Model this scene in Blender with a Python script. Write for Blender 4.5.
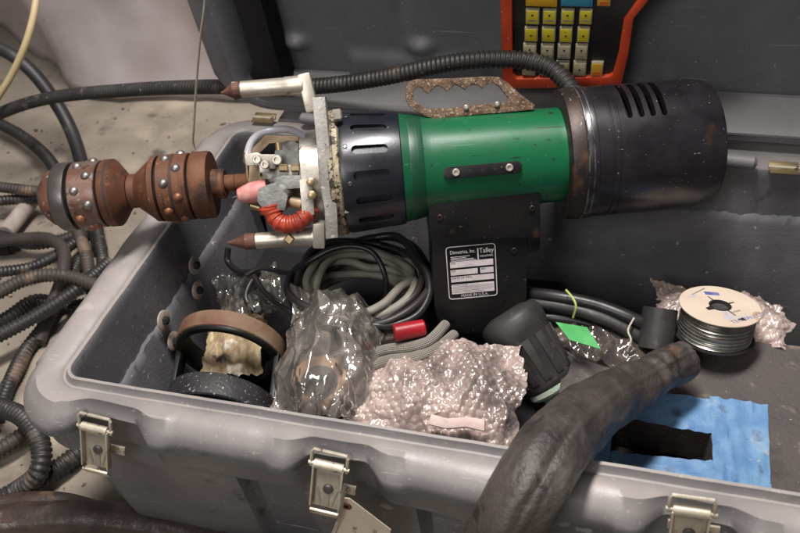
import bpy, bmesh, math, random
from math import sin, cos, pi, radians, sqrt, atan2, exp, floor
from mathutils import Vector, Matrix, noise
V = Vector
for o in list(bpy.data.objects): bpy.data.objects.remove(o)
S = bpy.context.scene; C = S.collection
random.seed(7)

# ---------------------------------------------------------------- camera, world, lamps, exposure
cd = bpy.data.cameras.new('camera'); cam = bpy.data.objects.new('camera', cd); C.objects.link(cam)
cpos, crot = [[0.6284, -0.5174, 1.11], [[0.96624, -0.10731, 0.23424], [0.24454, 0.66826, -0.70259], [-0.08114, 0.73615, 0.67194]]]
mw = Matrix([[*crot[i], cpos[i]] for i in range(3)] + [[0, 0, 0, 1]])
cam.matrix_world = mw
cd.sensor_width = 36; cd.lens = 36; cd.clip_start = .01; cd.clip_end = 50
cd.dof.use_dof = True; cd.dof.focus_distance = 1.1; cd.dof.aperture_fstop = 7.1
S.camera = cam
W = bpy.data.worlds.new('World'); S.world = W; W.use_nodes = True
bg = W.node_tree.nodes['Background']; bg.inputs[0].default_value = (1, .965, .95, 1); bg.inputs[1].default_value = .10
def lamp(name, loc, target, size, power, col=(1, .9, .8), sy=None):
    l = bpy.data.lights.new(name, 'AREA'); l.shape = 'RECTANGLE'; l.size = size; l.size_y = sy or size
    l.energy = power; l.color = col
    o = bpy.data.objects.new(name, l); C.objects.link(o); o.location = loc
    o.rotation_euler = (V(target) - V(loc)).to_track_quat('-Z', 'Y').to_euler()
lamp('ceiling_or_fill_lamp', (.35, .32, 2.7), (.4, .3, .3), 1.1, 100, (1, .955, .92), .28)
lamp('ceiling_or_fill_lamp', (-.2, -2.6, 2.7), (.3, .5, .4), 1.2, 42, (1, .965, .94))  # added soft front fill standing in for bounced room light, not a fixture
S.view_settings.view_transform = 'Standard'; S.view_settings.look = 'None'
S.view_settings.exposure = 0; S.view_settings.gamma = 1
S.render.engine = 'CYCLES'

# ---------------------------------------------------------------- materials
def M(name, c1, c2=None, sc=20, rough=.5, metal=0., bump=.0, bsc=80, spots=(), streak=None, dust=None, trans=0, alpha=1., coat=0, braid=None, r2=None, lo=.38, hi=.62, spec=.5, stretch=None):
    m = bpy.data.materials.new(name); m.use_nodes = True; nt = m.node_tree; N = nt.nodes; L = nt.links
    b = N['Principled BSDF']; tc = N.new('ShaderNodeTexCoord')
    def mapped(s):
        mp = N.new('ShaderNodeMapping'); mp.inputs['Scale'].default_value = s; L.new(tc.outputs['Object'], mp.inputs[0]); return mp.outputs[0]
    def nz(scale, detail=5, vec=None, rgh=.6):
        n = N.new('ShaderNodeTexNoise'); n.inputs['Scale'].default_value = scale; n.inputs['Detail'].default_value = detail
        n.inputs['Roughness'].default_value = rgh; L.new(vec or tc.outputs['Object'], n.inputs['Vector']); return n.outputs['Fac']
    def ramp(src, a, z):
        r = N.new('ShaderNodeMapRange'); r.inputs[1].default_value = a; r.inputs[2].default_value = z; r.clamp = True; L.new(src, r.inputs[0]); return r.outputs[0]
    def mix(fac, a, c):
        x = N.new('ShaderNodeMix'); x.data_type = 'RGBA'
        L.new(fac, x.inputs[0])
        for s, k in ((a, 6), (c, 7)):
            if isinstance(s, tuple): x.inputs[k].default_value = (*s, 1)
            else: L.new(s, x.inputs[k])
        return x.outputs[2]
    vec = mapped(stretch) if stretch else None
    base = nz(sc, 6, vec); f = ramp(base, lo, hi)
    col = mix(f, c1, c2 or tuple(q * .8 for q in c1))
    rr = N.new('ShaderNodeMapRange'); L.new(base, rr.inputs[0]); rr.inputs[1].default_value = .3; rr.inputs[2].default_value = .7
    rr.inputs[3].default_value = rough; rr.inputs[4].default_value = r2 if r2 is not None else min(1, rough * 1.35)
    rout = rr.outputs[0]
    for (c, s, t, w) in spots:
        col = mix(ramp(nz(s, 3, None, .55), t, t + w), col, c)
    if streak:
        for (c, st, t, w) in streak:
            col = mix(ramp(nz(1, 2, mapped(st), .5), t, t + w), col, c)
    if dust:
        g = N.new('ShaderNodeNewGeometry'); sx = N.new('ShaderNodeSeparateXYZ'); L.new(g.outputs['Normal'], sx.inputs[0])
        up = ramp(sx.outputs['Z'], .15, .95); mu = N.new('ShaderNodeMath'); mu.operation = 'MULTIPLY'
        L.new(up, mu.inputs[0]); q = N.new('ShaderNodeMapRange'); q.inputs[1].default_value = .3; q.inputs[2].default_value = .7
        q.inputs[3].default_value = dust[1] * .5; q.inputs[4].default_value = dust[1]; L.new(nz(9, 6), q.inputs[0]); L.new(q.outputs[0], mu.inputs[1])
        col = mix(mu.outputs[0], col, dust[0])
    h = None
    if braid:
        uv = N.new('ShaderNodeMapping'); uv.inputs['Scale'].default_value = (braid[0], braid[1], 1); L.new(tc.outputs['UV'], uv.inputs[0])
        sp = N.new('ShaderNodeSeparateXYZ'); L.new(uv.outputs[0], sp.inputs[0])
        def mth(op, a, c=None):
            x = N.new('ShaderNodeMath'); x.operation = op
            for i, s in enumerate((a, c)):
                if s is None: continue
                if isinstance(s, (int, float)): x.inputs[i].default_value = s
                else: L.new(s, x.inputs[i])
            return x.outputs[0]
        p = mth('SINE', mth('MULTIPLY', mth('ADD', sp.outputs[0], sp.outputs[1]), 2 * pi)); n2 = mth('SINE', mth('MULTIPLY', mth('SUBTRACT', sp.outputs[0], sp.outputs[1]), 2 * pi))
        h = mth('MULTIPLY', p, n2)
        col = mix(ramp(h, -.6, .5), tuple(q * .35 for q in c1), col)
    L.new(col, b.inputs['Base Color']); L.new(rout, b.inputs['Roughness'])
    b.inputs['Metallic'].default_value = metal; b.inputs['Specular IOR Level'].default_value = spec
    b.inputs['Coat Weight'].default_value = coat; b.inputs['Coat Roughness'].default_value = .10
    b.inputs['Transmission Weight'].default_value = trans; b.inputs['Alpha'].default_value = alpha
    if bump or h is not None:
        bp = N.new('ShaderNodeBump'); bp.inputs['Strength'].default_value = bump or .5; bp.inputs['Distance'].default_value = .004
        L.new(h if h is not None else nz(bsc, 5), bp.inputs['Height']); L.new(bp.outputs[0], b.inputs['Normal'])
    return m
m_case = M('case_plastic', (.112, .111, .120), (.084, .083, .092), 7, .36, 0, .10, 300, [((.22, .205, .195), 130, .66, .04), ((.055, .05, .048), 26, .64, .10), ((.26, .25, .245), 14, .69, .03)], streak=[((.27, .26, .255), (6, 260, 260), .70, .02)], dust=((.42, .37, .34), .68))
m_lid = M('lid_plastic', (.150, .152, .160), (.120, .122, .130), 6, .40, 0, .10, 300, [((.3, .28, .27), 160, .69, .03), ((.20, .20, .205), 5, .58, .12)], streak=[((.24, .24, .245), (5, 5, 120), .70, .03)], dust=((.30, .28, .265), .6))
m_liner = M('liner', (.125, .122, .128), (.09, .088, .093), 12, .6, 0, .25, 200, [((.30, .29, .285), 80, .68, .03)])
m_black = M('black_plastic', (.006, .006, .006), (.010, .0095, .009), 14, .34, 0, .06, 150, [((.045, .025, .02), 24, .64, .10), ((.10, .09, .085), 190, .70, .03)], spec=.35)
m_boot = M('rubber_boot', (.022, .0215, .021), (.034, .032, .031), 20, .45, 0, .10, 120, [((.07, .06, .055), 60, .66, .05)])
m_hose = M('conduit', (.017, .0155, .0155), (.030, .026, .024), 12, .42, 0, .1, 140, [((.085, .066, .052), 28, .60, .1), ((.16, .13, .11), 140, .68, .04)])
m_hosed = M('dusty_conduit', (.034, .028, .026), (.062, .048, .039), 10, .5, 0, .1, 140, [((.15, .105, .075), 22, .56, .1)])
m_rubber = M('smooth_rubber', (.014, .014, .015), (.026, .025, .026), 10, .42, 0, .08, 100, [((.07, .06, .055), 40, .64, .08)])
m_rubbr = M('brown_rubber', (.06, .045, .04), (.035, .028, .026), 12, .5, 0, .1, 100)
m_leather = M('leather', (.066, .054, .048), (.036, .029, .026), 13, .34, 0, .6, 130, [((.13, .08, .05), 11, .66, .08), ((.100, .086, .078), 18, .56, .16), ((.022, .018, .016), 22, .60, .08)], r2=.55)
m_greased = M('greasy_leather', (.060, .040, .032), (.024, .017, .015), 18, .25, 0, .45, 60, [((.14, .09, .06), 16, .6, .1)], r2=.6)
m_rust = M('rust', (.092, .036, .020), (.150, .060, .027), 16, .55, .2, .16, 300, [((.042, .022, .017), 24, .54, .14), ((.25, .11, .05), 60, .66, .06), ((.30, .25, .22), 190, .70, .03)], streak=[((.045, .025, .02), (120, 5, 5), .58, .08)], spec=.4)
m_rustdk = M('dark_rust', (.088, .038, .026), (.15, .064, .04), 26, .6, .2, .3, 260, [((.34, .27, .24), 70, .64, .05), ((.04, .025, .02), 60, .60, .08)])
m_rustst = M('rust_stained_steel', (.20, .15, .13), (.15, .068, .042), 18, .36, .6, .1, 300, [((.36, .33, .32), 34, .57, .10), ((.06, .035, .03), 50, .62, .08)])
m_ringst = M('worn_steel', (.20, .19, .185), (.13, .115, .105), 20, .35, .85, .08, 200)
m_ball = M('steel_ball', (.32, .30, .29), (.19, .165, .15), 60, .38, .85)
m_ballr = M('rusty_ball', (.20, .08, .045), (.30, .13, .075), 60, .42, .5, .1, 200)
m_rusthd = M('rusty_handle', (.165, .105, .065), (.085, .048, .030), 90, .6, .4, .4, 300, [((.32, .26, .19), 300, .57, .06), ((.05, .03, .022), 50, .60, .06)])
m_alu = M('aluminium', (.50, .47, .42), (.38, .35, .30), 30, .38, .75, .12, 220, [((.13, .10, .07), 60, .63, .05)])
m_aludk = M('dirty_aluminium', (.40, .38, .35), (.27, .25, .215), 22, .45, .5, .25, 180, [((.08, .07, .05), 40, .62, .07), ((.06, .055, .045), 150, .66, .04), ((.55, .53, .50), 80, .62, .05), ((.16, .15, .10), 14, .60, .08)])
m_speck = M('corroded_flange', (.40, .34, .24), (.27, .22, .14), 40, .55, .3, .4, 180, [((.04, .035, .025), 90, .54, .05), ((.035, .03, .022), 190, .56, .05)])
m_chrome = M('satin_steel', (.60, .55, .47), (.47, .43, .36), 40, .36, .75, .05, 200, [((.28, .22, .16), 70, .64, .06)])
m_brass = M('brass', (.48, .38, .22), (.36, .27, .14), 50, .34, .85)
m_gold = M('zinc_latch', (.52, .47, .38), (.40, .36, .28), 70, .40, .5, .1, 200, [((.13, .095, .065), 90, .62, .05)])
m_tan = M('tan_plate', (.42, .32, .20), (.32, .23, .14), 22, .45, .3)
m_green = M('green_enamel', (.006, .105, .040), (.005, .086, .034), 9, .25, 0, .02, 400, [((.012, .02, .014), 60, .685, .012), ((.02, .022, .018), 160, .69, .012), ((.004, .066, .028), 5, .58, .10), ((.10, .16, .10), 190, .72, .012)], streak=[((.012, .03, .018), (14, 160, 160), .69, .012), ((.05, .17, .08), (9, 240, 240), .72, .012)], r2=.40, spec=.5)
m_greend = M('dark_green_band', (.004, .062, .028), (.003, .048, .022), 9, .33, 0, .05, 300, streak=[((.008, .11, .045), (300, 6, 6), .58, .04)])
m_anod = M('black_anodised', (.0115, .0095, .0125), (.019, .016, .020), 22, .25, .12, .015, 300, [((.36, .34, .35), 150, .735, .012), ((.5, .48, .48), 300, .74, .012), ((.04, .022, .016), 26, .66, .08)], streak=[((.40, .37, .38), (40, 300, 300), .745, .012), ((.30, .28, .29), (120, 40, 300), .765, .012)], r2=.34, spec=.75)
m_knurl = M('blue_black_anodised', (.009, .010, .016), (.015, .016, .023), 18, .26, .2, .03, 300, [((.30, .30, .33), 120, .73, .01)], r2=.36, spec=.7)
m_flange = M('rusty_black_flange', (.024, .021, .021), (.045, .028, .022), 14, .38, .4, .1, 200, [((.12, .055, .033), 16, .60, .08), ((.3, .28, .27), 160, .70, .02)])
m_edge = M('worn_edge', (.32, .29, .28), (.05, .045, .045), 50, .35, .8)
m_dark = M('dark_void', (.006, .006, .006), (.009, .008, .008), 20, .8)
m_pink = M('pink_ceramic', (.52, .20, .19), (.42, .15, .13), 30, .45, 0, .05, 100, [((.62, .33, .30), 24, .58, .1), ((.25, .10, .08), 40, .66, .06)])
m_greyc = M('grey_cast', (.27, .27, .26), (.17, .17, .165), 50, .55, .35, .4, 180)
m_red = M('red_sleeve', (.36, .045, .018), (.22, .025, .012), 26, .36, 0, .1, 120)
m_redcap = M('red_cap', (.36, .012, .02), (.24, .008, .012), 20, .3, 0, .04, 100)
m_tube = M('clear_tube', (.55, .54, .58), (.42, .41, .46), 20, .2, 0, alpha=.8)
m_braid = M('braided_hose', (.50, .46, .40), (.36, .33, .28), 20, .42, .25, .6, braid=(9, 250))
m_braidlt = M('pale_hose', (.40, .365, .31), (.27, .245, .205), 20, .48, .1, .25, braid=(8, 280))
m_cable = M('black_cable', (.013, .0125, .013), (.022, .020, .02), 18, .32, 0, .05, 100)
m_cableb = M('brown_cable', (.030, .023, .021), (.020, .016, .015), 18, .4, 0, .05, 100)
m_cream = M('cream_hose', (.52, .41, .24), (.46, .36, .20), 12, .42)
m_white = M('white_pipe', (.42, .36, .32), (.27, .22, .19), 24, .5, 0, .1, 80)
m_paper = M('paper', (.62, .55, .45), (.55, .47, .37), 14, .7, 0, .1, 60, [((.30, .12, .08), 22, .70, .05)])
m_foamw = M('white_foam', (.66, .52, .48), (.56, .43, .39), 40, .7, 0, .3, 200)
m_blue = M('blue_tape', (.085, .195, .38), (.14, .275, .45), 22, .5, 0, .4, 60, [((.30, .30, .30), 60, .66, .05), ((.08, .08, .08), 320, .68, .03), ((.30, .40, .52), 16, .62, .08), ((.06, .10, .17), 26, .60, .10)])
m_gtape = M('green_tape', (.025, .33, .06), (.018, .27, .045), 20, .5)
m_cuff = M('teal_braid', (.16, .30, .235), (.36, .38, .31), 60, .6, 0, .4, 300)
m_deck = M('dusty_board', (.062, .052, .050), (.085, .070, .064), 11, .6, 0, .45, 120, [((.20, .165, .14), 20, .58, .12), ((.34, .30, .26), 160, .69, .03), ((.03, .026, .025), 9, .58, .1)], r2=.85)
m_spoolc = M('cardboard', (.60, .50, .40), (.52, .42, .33), 12, .65, 0, .08, 120, [((.42, .40, .45), 22, .60, .07), ((.38, .25, .15), 30, .66, .05)])
m_wire = M('steel_wire', (.50, .475, .43), (.30, .28, .25), 40, .28, .9)
m_ink = M('blue_ink', (.07, .09, .25), (.14, .16, .32), 60, .7)
m_inkk = M('black_ink', (.015, .014, .013), (.02, .02, .02), 60, .6)
m_inkd = M('faded_ink', (.16, .13, .12), (.30, .26, .22), 40, .7)
m_inkw = M('white_print', (.60, .55, .55), (.42, .38, .38), 120, .5, lo=.45, hi=.7)
m_korange = M('orange_frame', (.58, .065, .02), (.48, .05, .016), 20, .42, 0, .05, 200, [((.72, .35, .25), 130, .68, .03)])
m_kpanel = M('keypad_panel', (.013, .012, .012), (.022, .021, .02), 12, .35, 0, .05, 200, [((.1, .09, .085), 50, .70, .03)])
m_yel = M('yellow_key', (.60, .50, .025), (.52, .43, .025), 40, .4, 0, 0, spots=[((.30, .24, .06), 60, .68, .05)])
m_yelb = M('amber_key', (.66, .36, .03), (.60, .31, .02), 40, .4)
m_bei = M('beige_key', (.46, .41, .26), (.39, .34, .21), 40, .45, spots=[((.22, .20, .15), 60, .68, .05)])
m_key = M('key_rim', (.42, .38, .26), (.30, .27, .19), 40, .4)
m_kblue = M('blue_label', (.04, .22, .36), (.05, .25, .40), 30, .4)
m_string = M('cord', (.56, .50, .42), (.42, .36, .29), 200, .7, 0, .3, 900)
m_floor = M('concrete', (.305, .262, .212), (.21, .177, .142), 4, .8, 0, .5, 60, [((.10, .078, .06), 9, .60, .12), ((.05, .04, .033), 60, .66, .05), ((.46, .39, .30), 3, .56, .12), ((.12, .10, .08), 240, .66, .05)])
m_sheet = M('plastic_sheet', (.82, .745, .75), (.74, .66, .66), 5, .38, 0, .25, 14, [((.10, .08, .075), 60, .745, .01), ((.58, .46, .43), 2.2, .58, .2)])
m_bagfill = M('yellowed_bag', (.48, .38, .23), (.28, .19, .11), 26, .4, 0, .3, 60, [((.72, .66, .56), 22, .58, .08), ((.05, .04, .03), 24, .60, .06)])
m_yellowt = M('yellow_tie', (.40, .42, .12), (.34, .34, .10), 30, .5)
def film_mat(name, tint, dens, rough=.1, fres=1.45, sc=26, bsc=38, bump=.5, boost=.10):
    m = bpy.data.materials.new(name); m.use_nodes = True; nt = m.node_tree; N = nt.nodes; L = nt.links
    N.remove(N['Principled BSDF']); out = N['Material Output']; tc = N.new('ShaderNodeTexCoord')
    n = N.new('ShaderNodeTexNoise'); n.inputs['Scale'].default_value = sc; n.inputs['Detail'].default_value = 6
    L.new(tc.outputs['Object'], n.inputs['Vector']); r = N.new('ShaderNodeMapRange'); L.new(n.outputs['Fac'], r.inputs[0])
    r.inputs[1].default_value = .35; r.inputs[2].default_value = .65; r.inputs[3].default_value = dens * .45; r.inputs[4].default_value = min(1, dens * 1.55)
    bp = N.new('ShaderNodeBump'); bp.inputs['Strength'].default_value = bump; bp.inputs['Distance'].default_value = .006
    v = N.new('ShaderNodeTexVoronoi'); v.inputs['Scale'].default_value = bsc; L.new(tc.outputs['Object'], v.inputs['Vector'])
    L.new(v.outputs['Distance'], bp.inputs['Height'])
    t = N.new('ShaderNodeBsdfTransparent'); t.inputs[0].default_value = (*[.86 + .14 * q for q in tint], 1)
    d = N.new('ShaderNodeBsdfDiffuse'); d.inputs[0].default_value = (*tint, 1); L.new(bp.outputs[0], d.inputs['Normal'])
    tl_ = N.new('ShaderNodeBsdfTranslucent'); tl_.inputs[0].default_value = (*tint, 1)
    md = N.new('ShaderNodeMixShader'); md.inputs[0].default_value = .35; L.new(d.outputs[0], md.inputs[1]); L.new(tl_.outputs[0], md.inputs[2])
    g = N.new('ShaderNodeBsdfGlossy'); g.inputs['Roughness'].default_value = rough; L.new(bp.outputs[0], g.inputs['Normal']); g.inputs[0].default_value = (1, 1, 1, 1)
    m1 = N.new('ShaderNodeMixShader'); L.new(r.outputs[0], m1.inputs[0]); L.new(t.outputs[0], m1.inputs[1]); L.new(md.outputs[0], m1.inputs[2])
    f = N.new('ShaderNodeFresnel'); f.inputs[0].default_value = fres; L.new(bp.outputs[0], f.inputs['Normal'])
    ad = N.new('ShaderNodeMath'); ad.inputs[1].default_value = boost; L.new(f.outputs[0], ad.inputs[0]); ad.use_clamp = True
    m2 = N.new('ShaderNodeMixShader'); L.new(ad.outputs[0], m2.inputs[0]); L.new(m1.outputs[0], m2.inputs[1]); L.new(g.outputs[0], m2.inputs[2])
    L.new(m2.outputs[0], out.inputs[0])
    return m
m_film = film_mat('clear_film', (.88, .79, .70), .13, .06, 1.5, 16, 90, .03, .12)
m_bubble = film_mat('bubble_film', (.80, .63, .57), .50, .17, 1.42, 9, 200, .15, .04)
m_filmd = film_mat('dark_film', (.25, .2, .17), .4)

# ---------------------------------------------------------------- helpers
def link(name, me, mat, parent=None, smooth=35):
    o = bpy.data.objects.new(name, me); C.objects.link(o)
    if mat: me.materials.append(mat)
    if smooth:
        for p in me.polygons: p.use_smooth = True
        if smooth < 180:
            bmx = bmesh.new(); bmx.from_mesh(me)
            for e in bmx.edges:
                if len(e.link_faces) == 2 and e.calc_face_angle(0) > radians(smooth): e.smooth = False
            bmx.to_mesh(me); bmx.free()
    if parent: o.parent = parent
    return o
def obj(name, bm, mat, parent=None, smooth=35, fix=True):
    me = bpy.data.meshes.new(name)
    if fix: bmesh.ops.recalc_face_normals(bm, faces=bm.faces)
    bm.to_mesh(me); bm.free(); return link(name, me, mat, parent, smooth)
def tag(o, label, cat, group=None, kind=None):
    o['label'] = label; o['category'] = cat
    if group: o['group'] = group
    if kind: o['kind'] = kind
    return o
def thing(name, label, cat, loc=(0, 0, 0), group=None):
    o = bpy.data.objects.new(name, None); C.objects.link(o); o.location = loc; o.empty_display_size = .05
    return tag(o, label, cat, group)
def frame(d, up=(0, 0, 1)):
    d = V(d).normalized(); u = V(up)
    if abs(d.dot(u)) > .98: u = V((0, 1, 0))
    s = u.cross(d).normalized(); return d, s, d.cross(s).normalized()
def lathe(bm, prof, seg=48, org=(0, 0, 0), d=(1, 0, 0), cap=True, close=False):
    d, s, u = frame(d); org = V(org); rings = []
    for (a, r) in prof:
        if r < 1e-6: rings.append([bm.verts.new(org + d * a)])
        else: rings.append([bm.verts.new(org + d * a + (s * cos(2 * pi * i / seg) + u * sin(2 * pi * i / seg)) * r) for i in range(seg)])
    def strip(p, q):
        if len(p) == 1 and len(q) == 1: return
        for i in range(seg):
            j = (i + 1) % seg
            if len(p) == 1: bm.faces.new((p[0], q[j], q[i]))
            elif len(q) == 1: bm.faces.new((p[i], p[j], q[0]))
            else: bm.faces.new((p[i], p[j], q[j], q[i]))
    for p, q in zip(rings, rings[1:]): strip(p, q)
    if close: strip(rings[-1], rings[0])
    elif cap:
        for r in (rings[0], rings[-1]):
            if len(r) > 2: bm.faces.new(r)
    return bm
def LB(prof, **k): return lathe(bmesh.new(), prof, **k)
def rod(p, q, r, seg=20, bev=.0):
    p, q = V(p), V(q); L = (q - p).length
    return LB([(0, r - bev), (bev, r), (L - bev, r), (L, r - bev)] if bev else [(0, r), (L, r)], seg=seg, org=p, d=q - p)
def box(bm, c, s, rot=None, bev=0, seg=2):
    mt = Matrix.Translation(V(c)) @ (rot.to_4x4() if rot else Matrix()) @ Matrix.Diagonal((*s, 1))
    b2 = bmesh.new(); bmesh.ops.create_cube(b2, size=1, matrix=mt)
    if bev: bmesh.ops.bevel(b2, geom=list(b2.edges), offset=bev, segments=seg, affect='EDGES', profile=.6)
    me = bpy.data.meshes.new('t'); b2.to_mesh(me); b2.free(); bm.from_mesh(me); bpy.data.meshes.remove(me); return bm
def BX(c, s, rot=None, bev=0, seg=2): return box(bmesh.new(), c, s, rot, bev, seg)
def basis(x, y, z): return Matrix((x, y, z)).transposed()
def prism(outer, t, org, ax, ay, bev=0, holes=()):
    """polygon (2-D, possibly with holes) in plane ax, ay, extruded by t along ax x ay"""
    org, ax, ay = V(org), V(ax), V(ay); n = ax.cross(ay).normalized(); bm = bmesh.new(); es = []
    for loop in (outer, *holes):
        vs = [bm.verts.new(org + ax * a + ay * b) for a, b in loop]
        es += [bm.edges.new((vs[i], vs[(i + 1) % len(vs)])) for i in range(len(vs))]
    if holes: bmesh.ops.triangle_fill(bm, edges=es, use_beauty=True)
    else: bm.faces.new(bm.verts)
    r = bmesh.ops.extrude_face_region(bm, geom=list(bm.faces)); bmesh.ops.translate(bm, verts=[g for g in r['geom'] if isinstance(g, bmesh.types.BMVert)], vec=n * t)
    bmesh.ops.recalc_face_normals(bm, faces=bm.faces)
    if bev:
        ee = [e for e in bm.edges if len(e.link_faces) == 2 and e.calc_face_angle(0) > .6]
        bmesh.ops.bevel(bm, geom=ee, offset=bev, segments=2, affect='EDGES', profile=.6)
    return bm
def spline(P, step):
    P = [V(p) for p in P]
    Q = [P[0] * 2 - P[1]] + P + [P[-1] * 2 - P[-2]]; pts = []
    for i in range(1, len(Q) - 2):
        a, b, c, d = Q[i - 1:i + 3]
        for k in range(24):
            t = k / 24; pts.append(.5 * ((2 * b) + (c - a) * t + (2 * a - 5 * b + 4 * c - d) * t * t + (3 * b - a - 3 * c + d) * t ** 3))
    pts.append(P[-1]); out = [pts[0]]; acc = 0
    for a, b in zip(pts, pts[1:]):
        l = (b - a).length; pos = 0
        while acc + l - pos >= step:
            pos += step - acc; acc = 0; out.append(a.lerp(b, pos / l))
        acc += l - pos
    return out
def tube(P, r, seg=12, step=.006, rf=None, cap=True, bm=None, raw=False, off=None):
    """swept tube; rf(k, s) radius factor, off(s, a) extra radial offset; uv = (turns, metres)"""
    pts = [V(p) for p in P] if raw else spline(P, step)
    bm = bm or bmesh.new(); uvl = bm.loops.layers.uv.verify(); rings = []; N0 = None; s = 0; ss = []
    for i, p in enumerate(pts):
        t = (pts[min(i + 1, len(pts) - 1)] - pts[max(i - 1, 0)]).normalized()
        if N0 is None: N0 = frame(t)[1]
        N0 = (N0 - t * N0.dot(t)).normalized(); B0 = t.cross(N0)
        if i: s += (p - pts[i - 1]).length
        rr = (r(i / (len(pts) - 1)) if callable(r) else r) * (rf(i, s) if rf else 1)
        ring = []
        for j in range(seg):
            a = 2 * pi * j / seg; q = rr + (off(s, a) if off else 0)
            ring.append(bm.verts.new(p + (N0 * cos(a) + B0 * sin(a)) * q))
        rings.append(ring); ss.append(s)
    for i in range(len(rings) - 1):
        for j in range(seg):
            k = (j + 1) % seg; f = bm.faces.new((rings[i][j], rings[i][k], rings[i + 1][k], rings[i + 1][j]))
            for lp, (u, v) in zip(f.loops, ((j / seg, ss[i]), ((j + 1) / seg, ss[i]), ((j + 1) / seg, ss[i + 1]), (j / seg, ss[i + 1]))): lp[uvl].uv = (u, v)
    if cap: bm.faces.new(rings[0]); bm.faces.new(rings[-1])
    return bm
RIB = (1, 1, .86, .86)
def conduit(P, r, pitch=.0075, seg=14, depth=.15):
    pat = (1, 1, 1 - depth, 1 - depth)
    return tube(P, r, seg, pitch / 4, lambda i, s: pat[i % 4])
def ball(bm, c, r, u=12, v=8, sc=(1, 1, 1)):
    bmesh.ops.create_uvsphere(bm, u_segments=u, v_segments=v, radius=r, matrix=Matrix.Translation(V(c)) @ Matrix.Diagonal((*sc, 1))); return bm
def boolcut(o, cutters):
    bm = bmesh.new()
    for cb in cutters:
        me = bpy.data.meshes.new('c'); bmesh.ops.recalc_face_normals(cb, faces=cb.faces); cb.to_mesh(me); cb.free(); bm.from_mesh(me); bpy.data.meshes.remove(me)
    me = bpy.data.meshes.new('c'); bm.to_mesh(me); bm.free(); co = bpy.data.objects.new('cutter', me); C.objects.link(co)
    par = o.parent; o.parent = None
    md = o.modifiers.new('b', 'BOOLEAN'); md.operation = 'DIFFERENCE'; md.object = co; md.solver = 'EXACT'
    bpy.context.view_layer.update(); dg = bpy.context.evaluated_depsgraph_get()
    nm = bpy.data.meshes.new_from_object(o.evaluated_get(dg)); o.modifiers.clear(); old = o.data; o.data = nm; bpy.data.meshes.remove(old)
    bpy.data.objects.remove(co); bpy.data.meshes.remove(me); o.parent = par
    for p in nm.polygons: p.use_smooth = True
    bmx = bmesh.new(); bmx.from_mesh(nm)
    for e in bmx.edges: e.smooth = not (len(e.link_faces) == 2 and e.calc_face_angle(0) > radians(32))
    bmx.to_mesh(nm); bmx.free()
def capsule(c, ax, side, dep, L, w, t):
    """stadium cutter: long axis ax, width along side, thickness t along dep (centred)"""
    ax, side, dep = V(ax).normalized(), V(side).normalized(), V(dep).normalized(); P = []
    for k in range(7): a = -pi / 2 + pi * k / 6; P.append((L / 2 - w / 2 + w / 2 * cos(a), w / 2 * sin(a)))
    for k in range(7): a = pi / 2 + pi * k / 6; P.append((-L / 2 + w / 2 + w / 2 * cos(a), w / 2 * sin(a)))
    n = ax.cross(side).normalized()
    return prism(P, t, V(c) - n * t / 2, ax, side)
def text(name, body, size, org, ax, ay, mat, parent=None, ext=.0002, align='LEFT', sx=1):
    cu = bpy.data.curves.new(name, 'FONT'); cu.body = body; cu.size = size; cu.extrude = ext; cu.align_x = align; cu.resolution_u = 2
    o = bpy.data.objects.new(name, cu); C.objects.link(o); bpy.context.view_layer.update()
    me = bpy.data.meshes.new_from_object(o.evaluated_get(bpy.context.evaluated_depsgraph_get())); bpy.data.objects.remove(o); bpy.data.curves.remove(cu)
    ax, ay = V(ax).normalized(), V(ay).normalized(); n = ax.cross(ay)
    mt = basis(ax * sx, ay, n).to_4x4(); mt.translation = V(org); me.transform(mt)
    return link(name, me, mat, parent, 0)
def fbm(p, s, o=4): return noise.fractal(V(p) * s, 1.0, 2.0, o)
def ss(a, b, x):
    t = max(0, min(1, (x - a) / (b - a))); return t * t * (3 - 2 * t)
def bumpf(x, c, w, e): return ss(c - w - e, c - w, x) * (1 - ss(c + w, c + w + e, x))
def loft(bm, rings, closed=True):
    for p, q in zip(rings, rings[1:]):
        n = len(p)
        for i in range(n if closed else n - 1):
            j = (i + 1) % n; bm.faces.new((p[i], p[j], q[j], q[i]))

def sheet(bm, rows, t):
    """grid of vertices -> closed thin sheet, t thick"""
    low = [[bm.verts.new(v.co - V((0, 0, t))) for v in r] for r in rows]
    loft(bm, rows, False); loft(bm, [r[::-1] for r in low], False)
    loft(bm, [rows[0][::-1], low[0][::-1]], False); loft(bm, [rows[-1], low[-1]], False)
    loft(bm, [[r[0] for r in rows], [r[0] for r in low]], False); loft(bm, [[r[-1] for r in rows][::-1], [r[-1] for r in low][::-1]], False)

# ---------------------------------------------------------------- the setting
bm = bmesh.new(); n = 120
vs = [[bm.verts.new((-3.5 + 7 * i / n, -2 + 6 * j / n, .004 * fbm((i * .06, j * .06, 0), 1.3))) for j in range(n + 1)] for i in range(n + 1)]
for i in range(n):
    for j in range(n): bm.faces.new((vs[i][j], vs[i + 1][j], vs[i + 1][j + 1], vs[i][j + 1]))
fl = obj('floor', bm, m_floor, smooth=180); fl['kind'] = 'structure'
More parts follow.
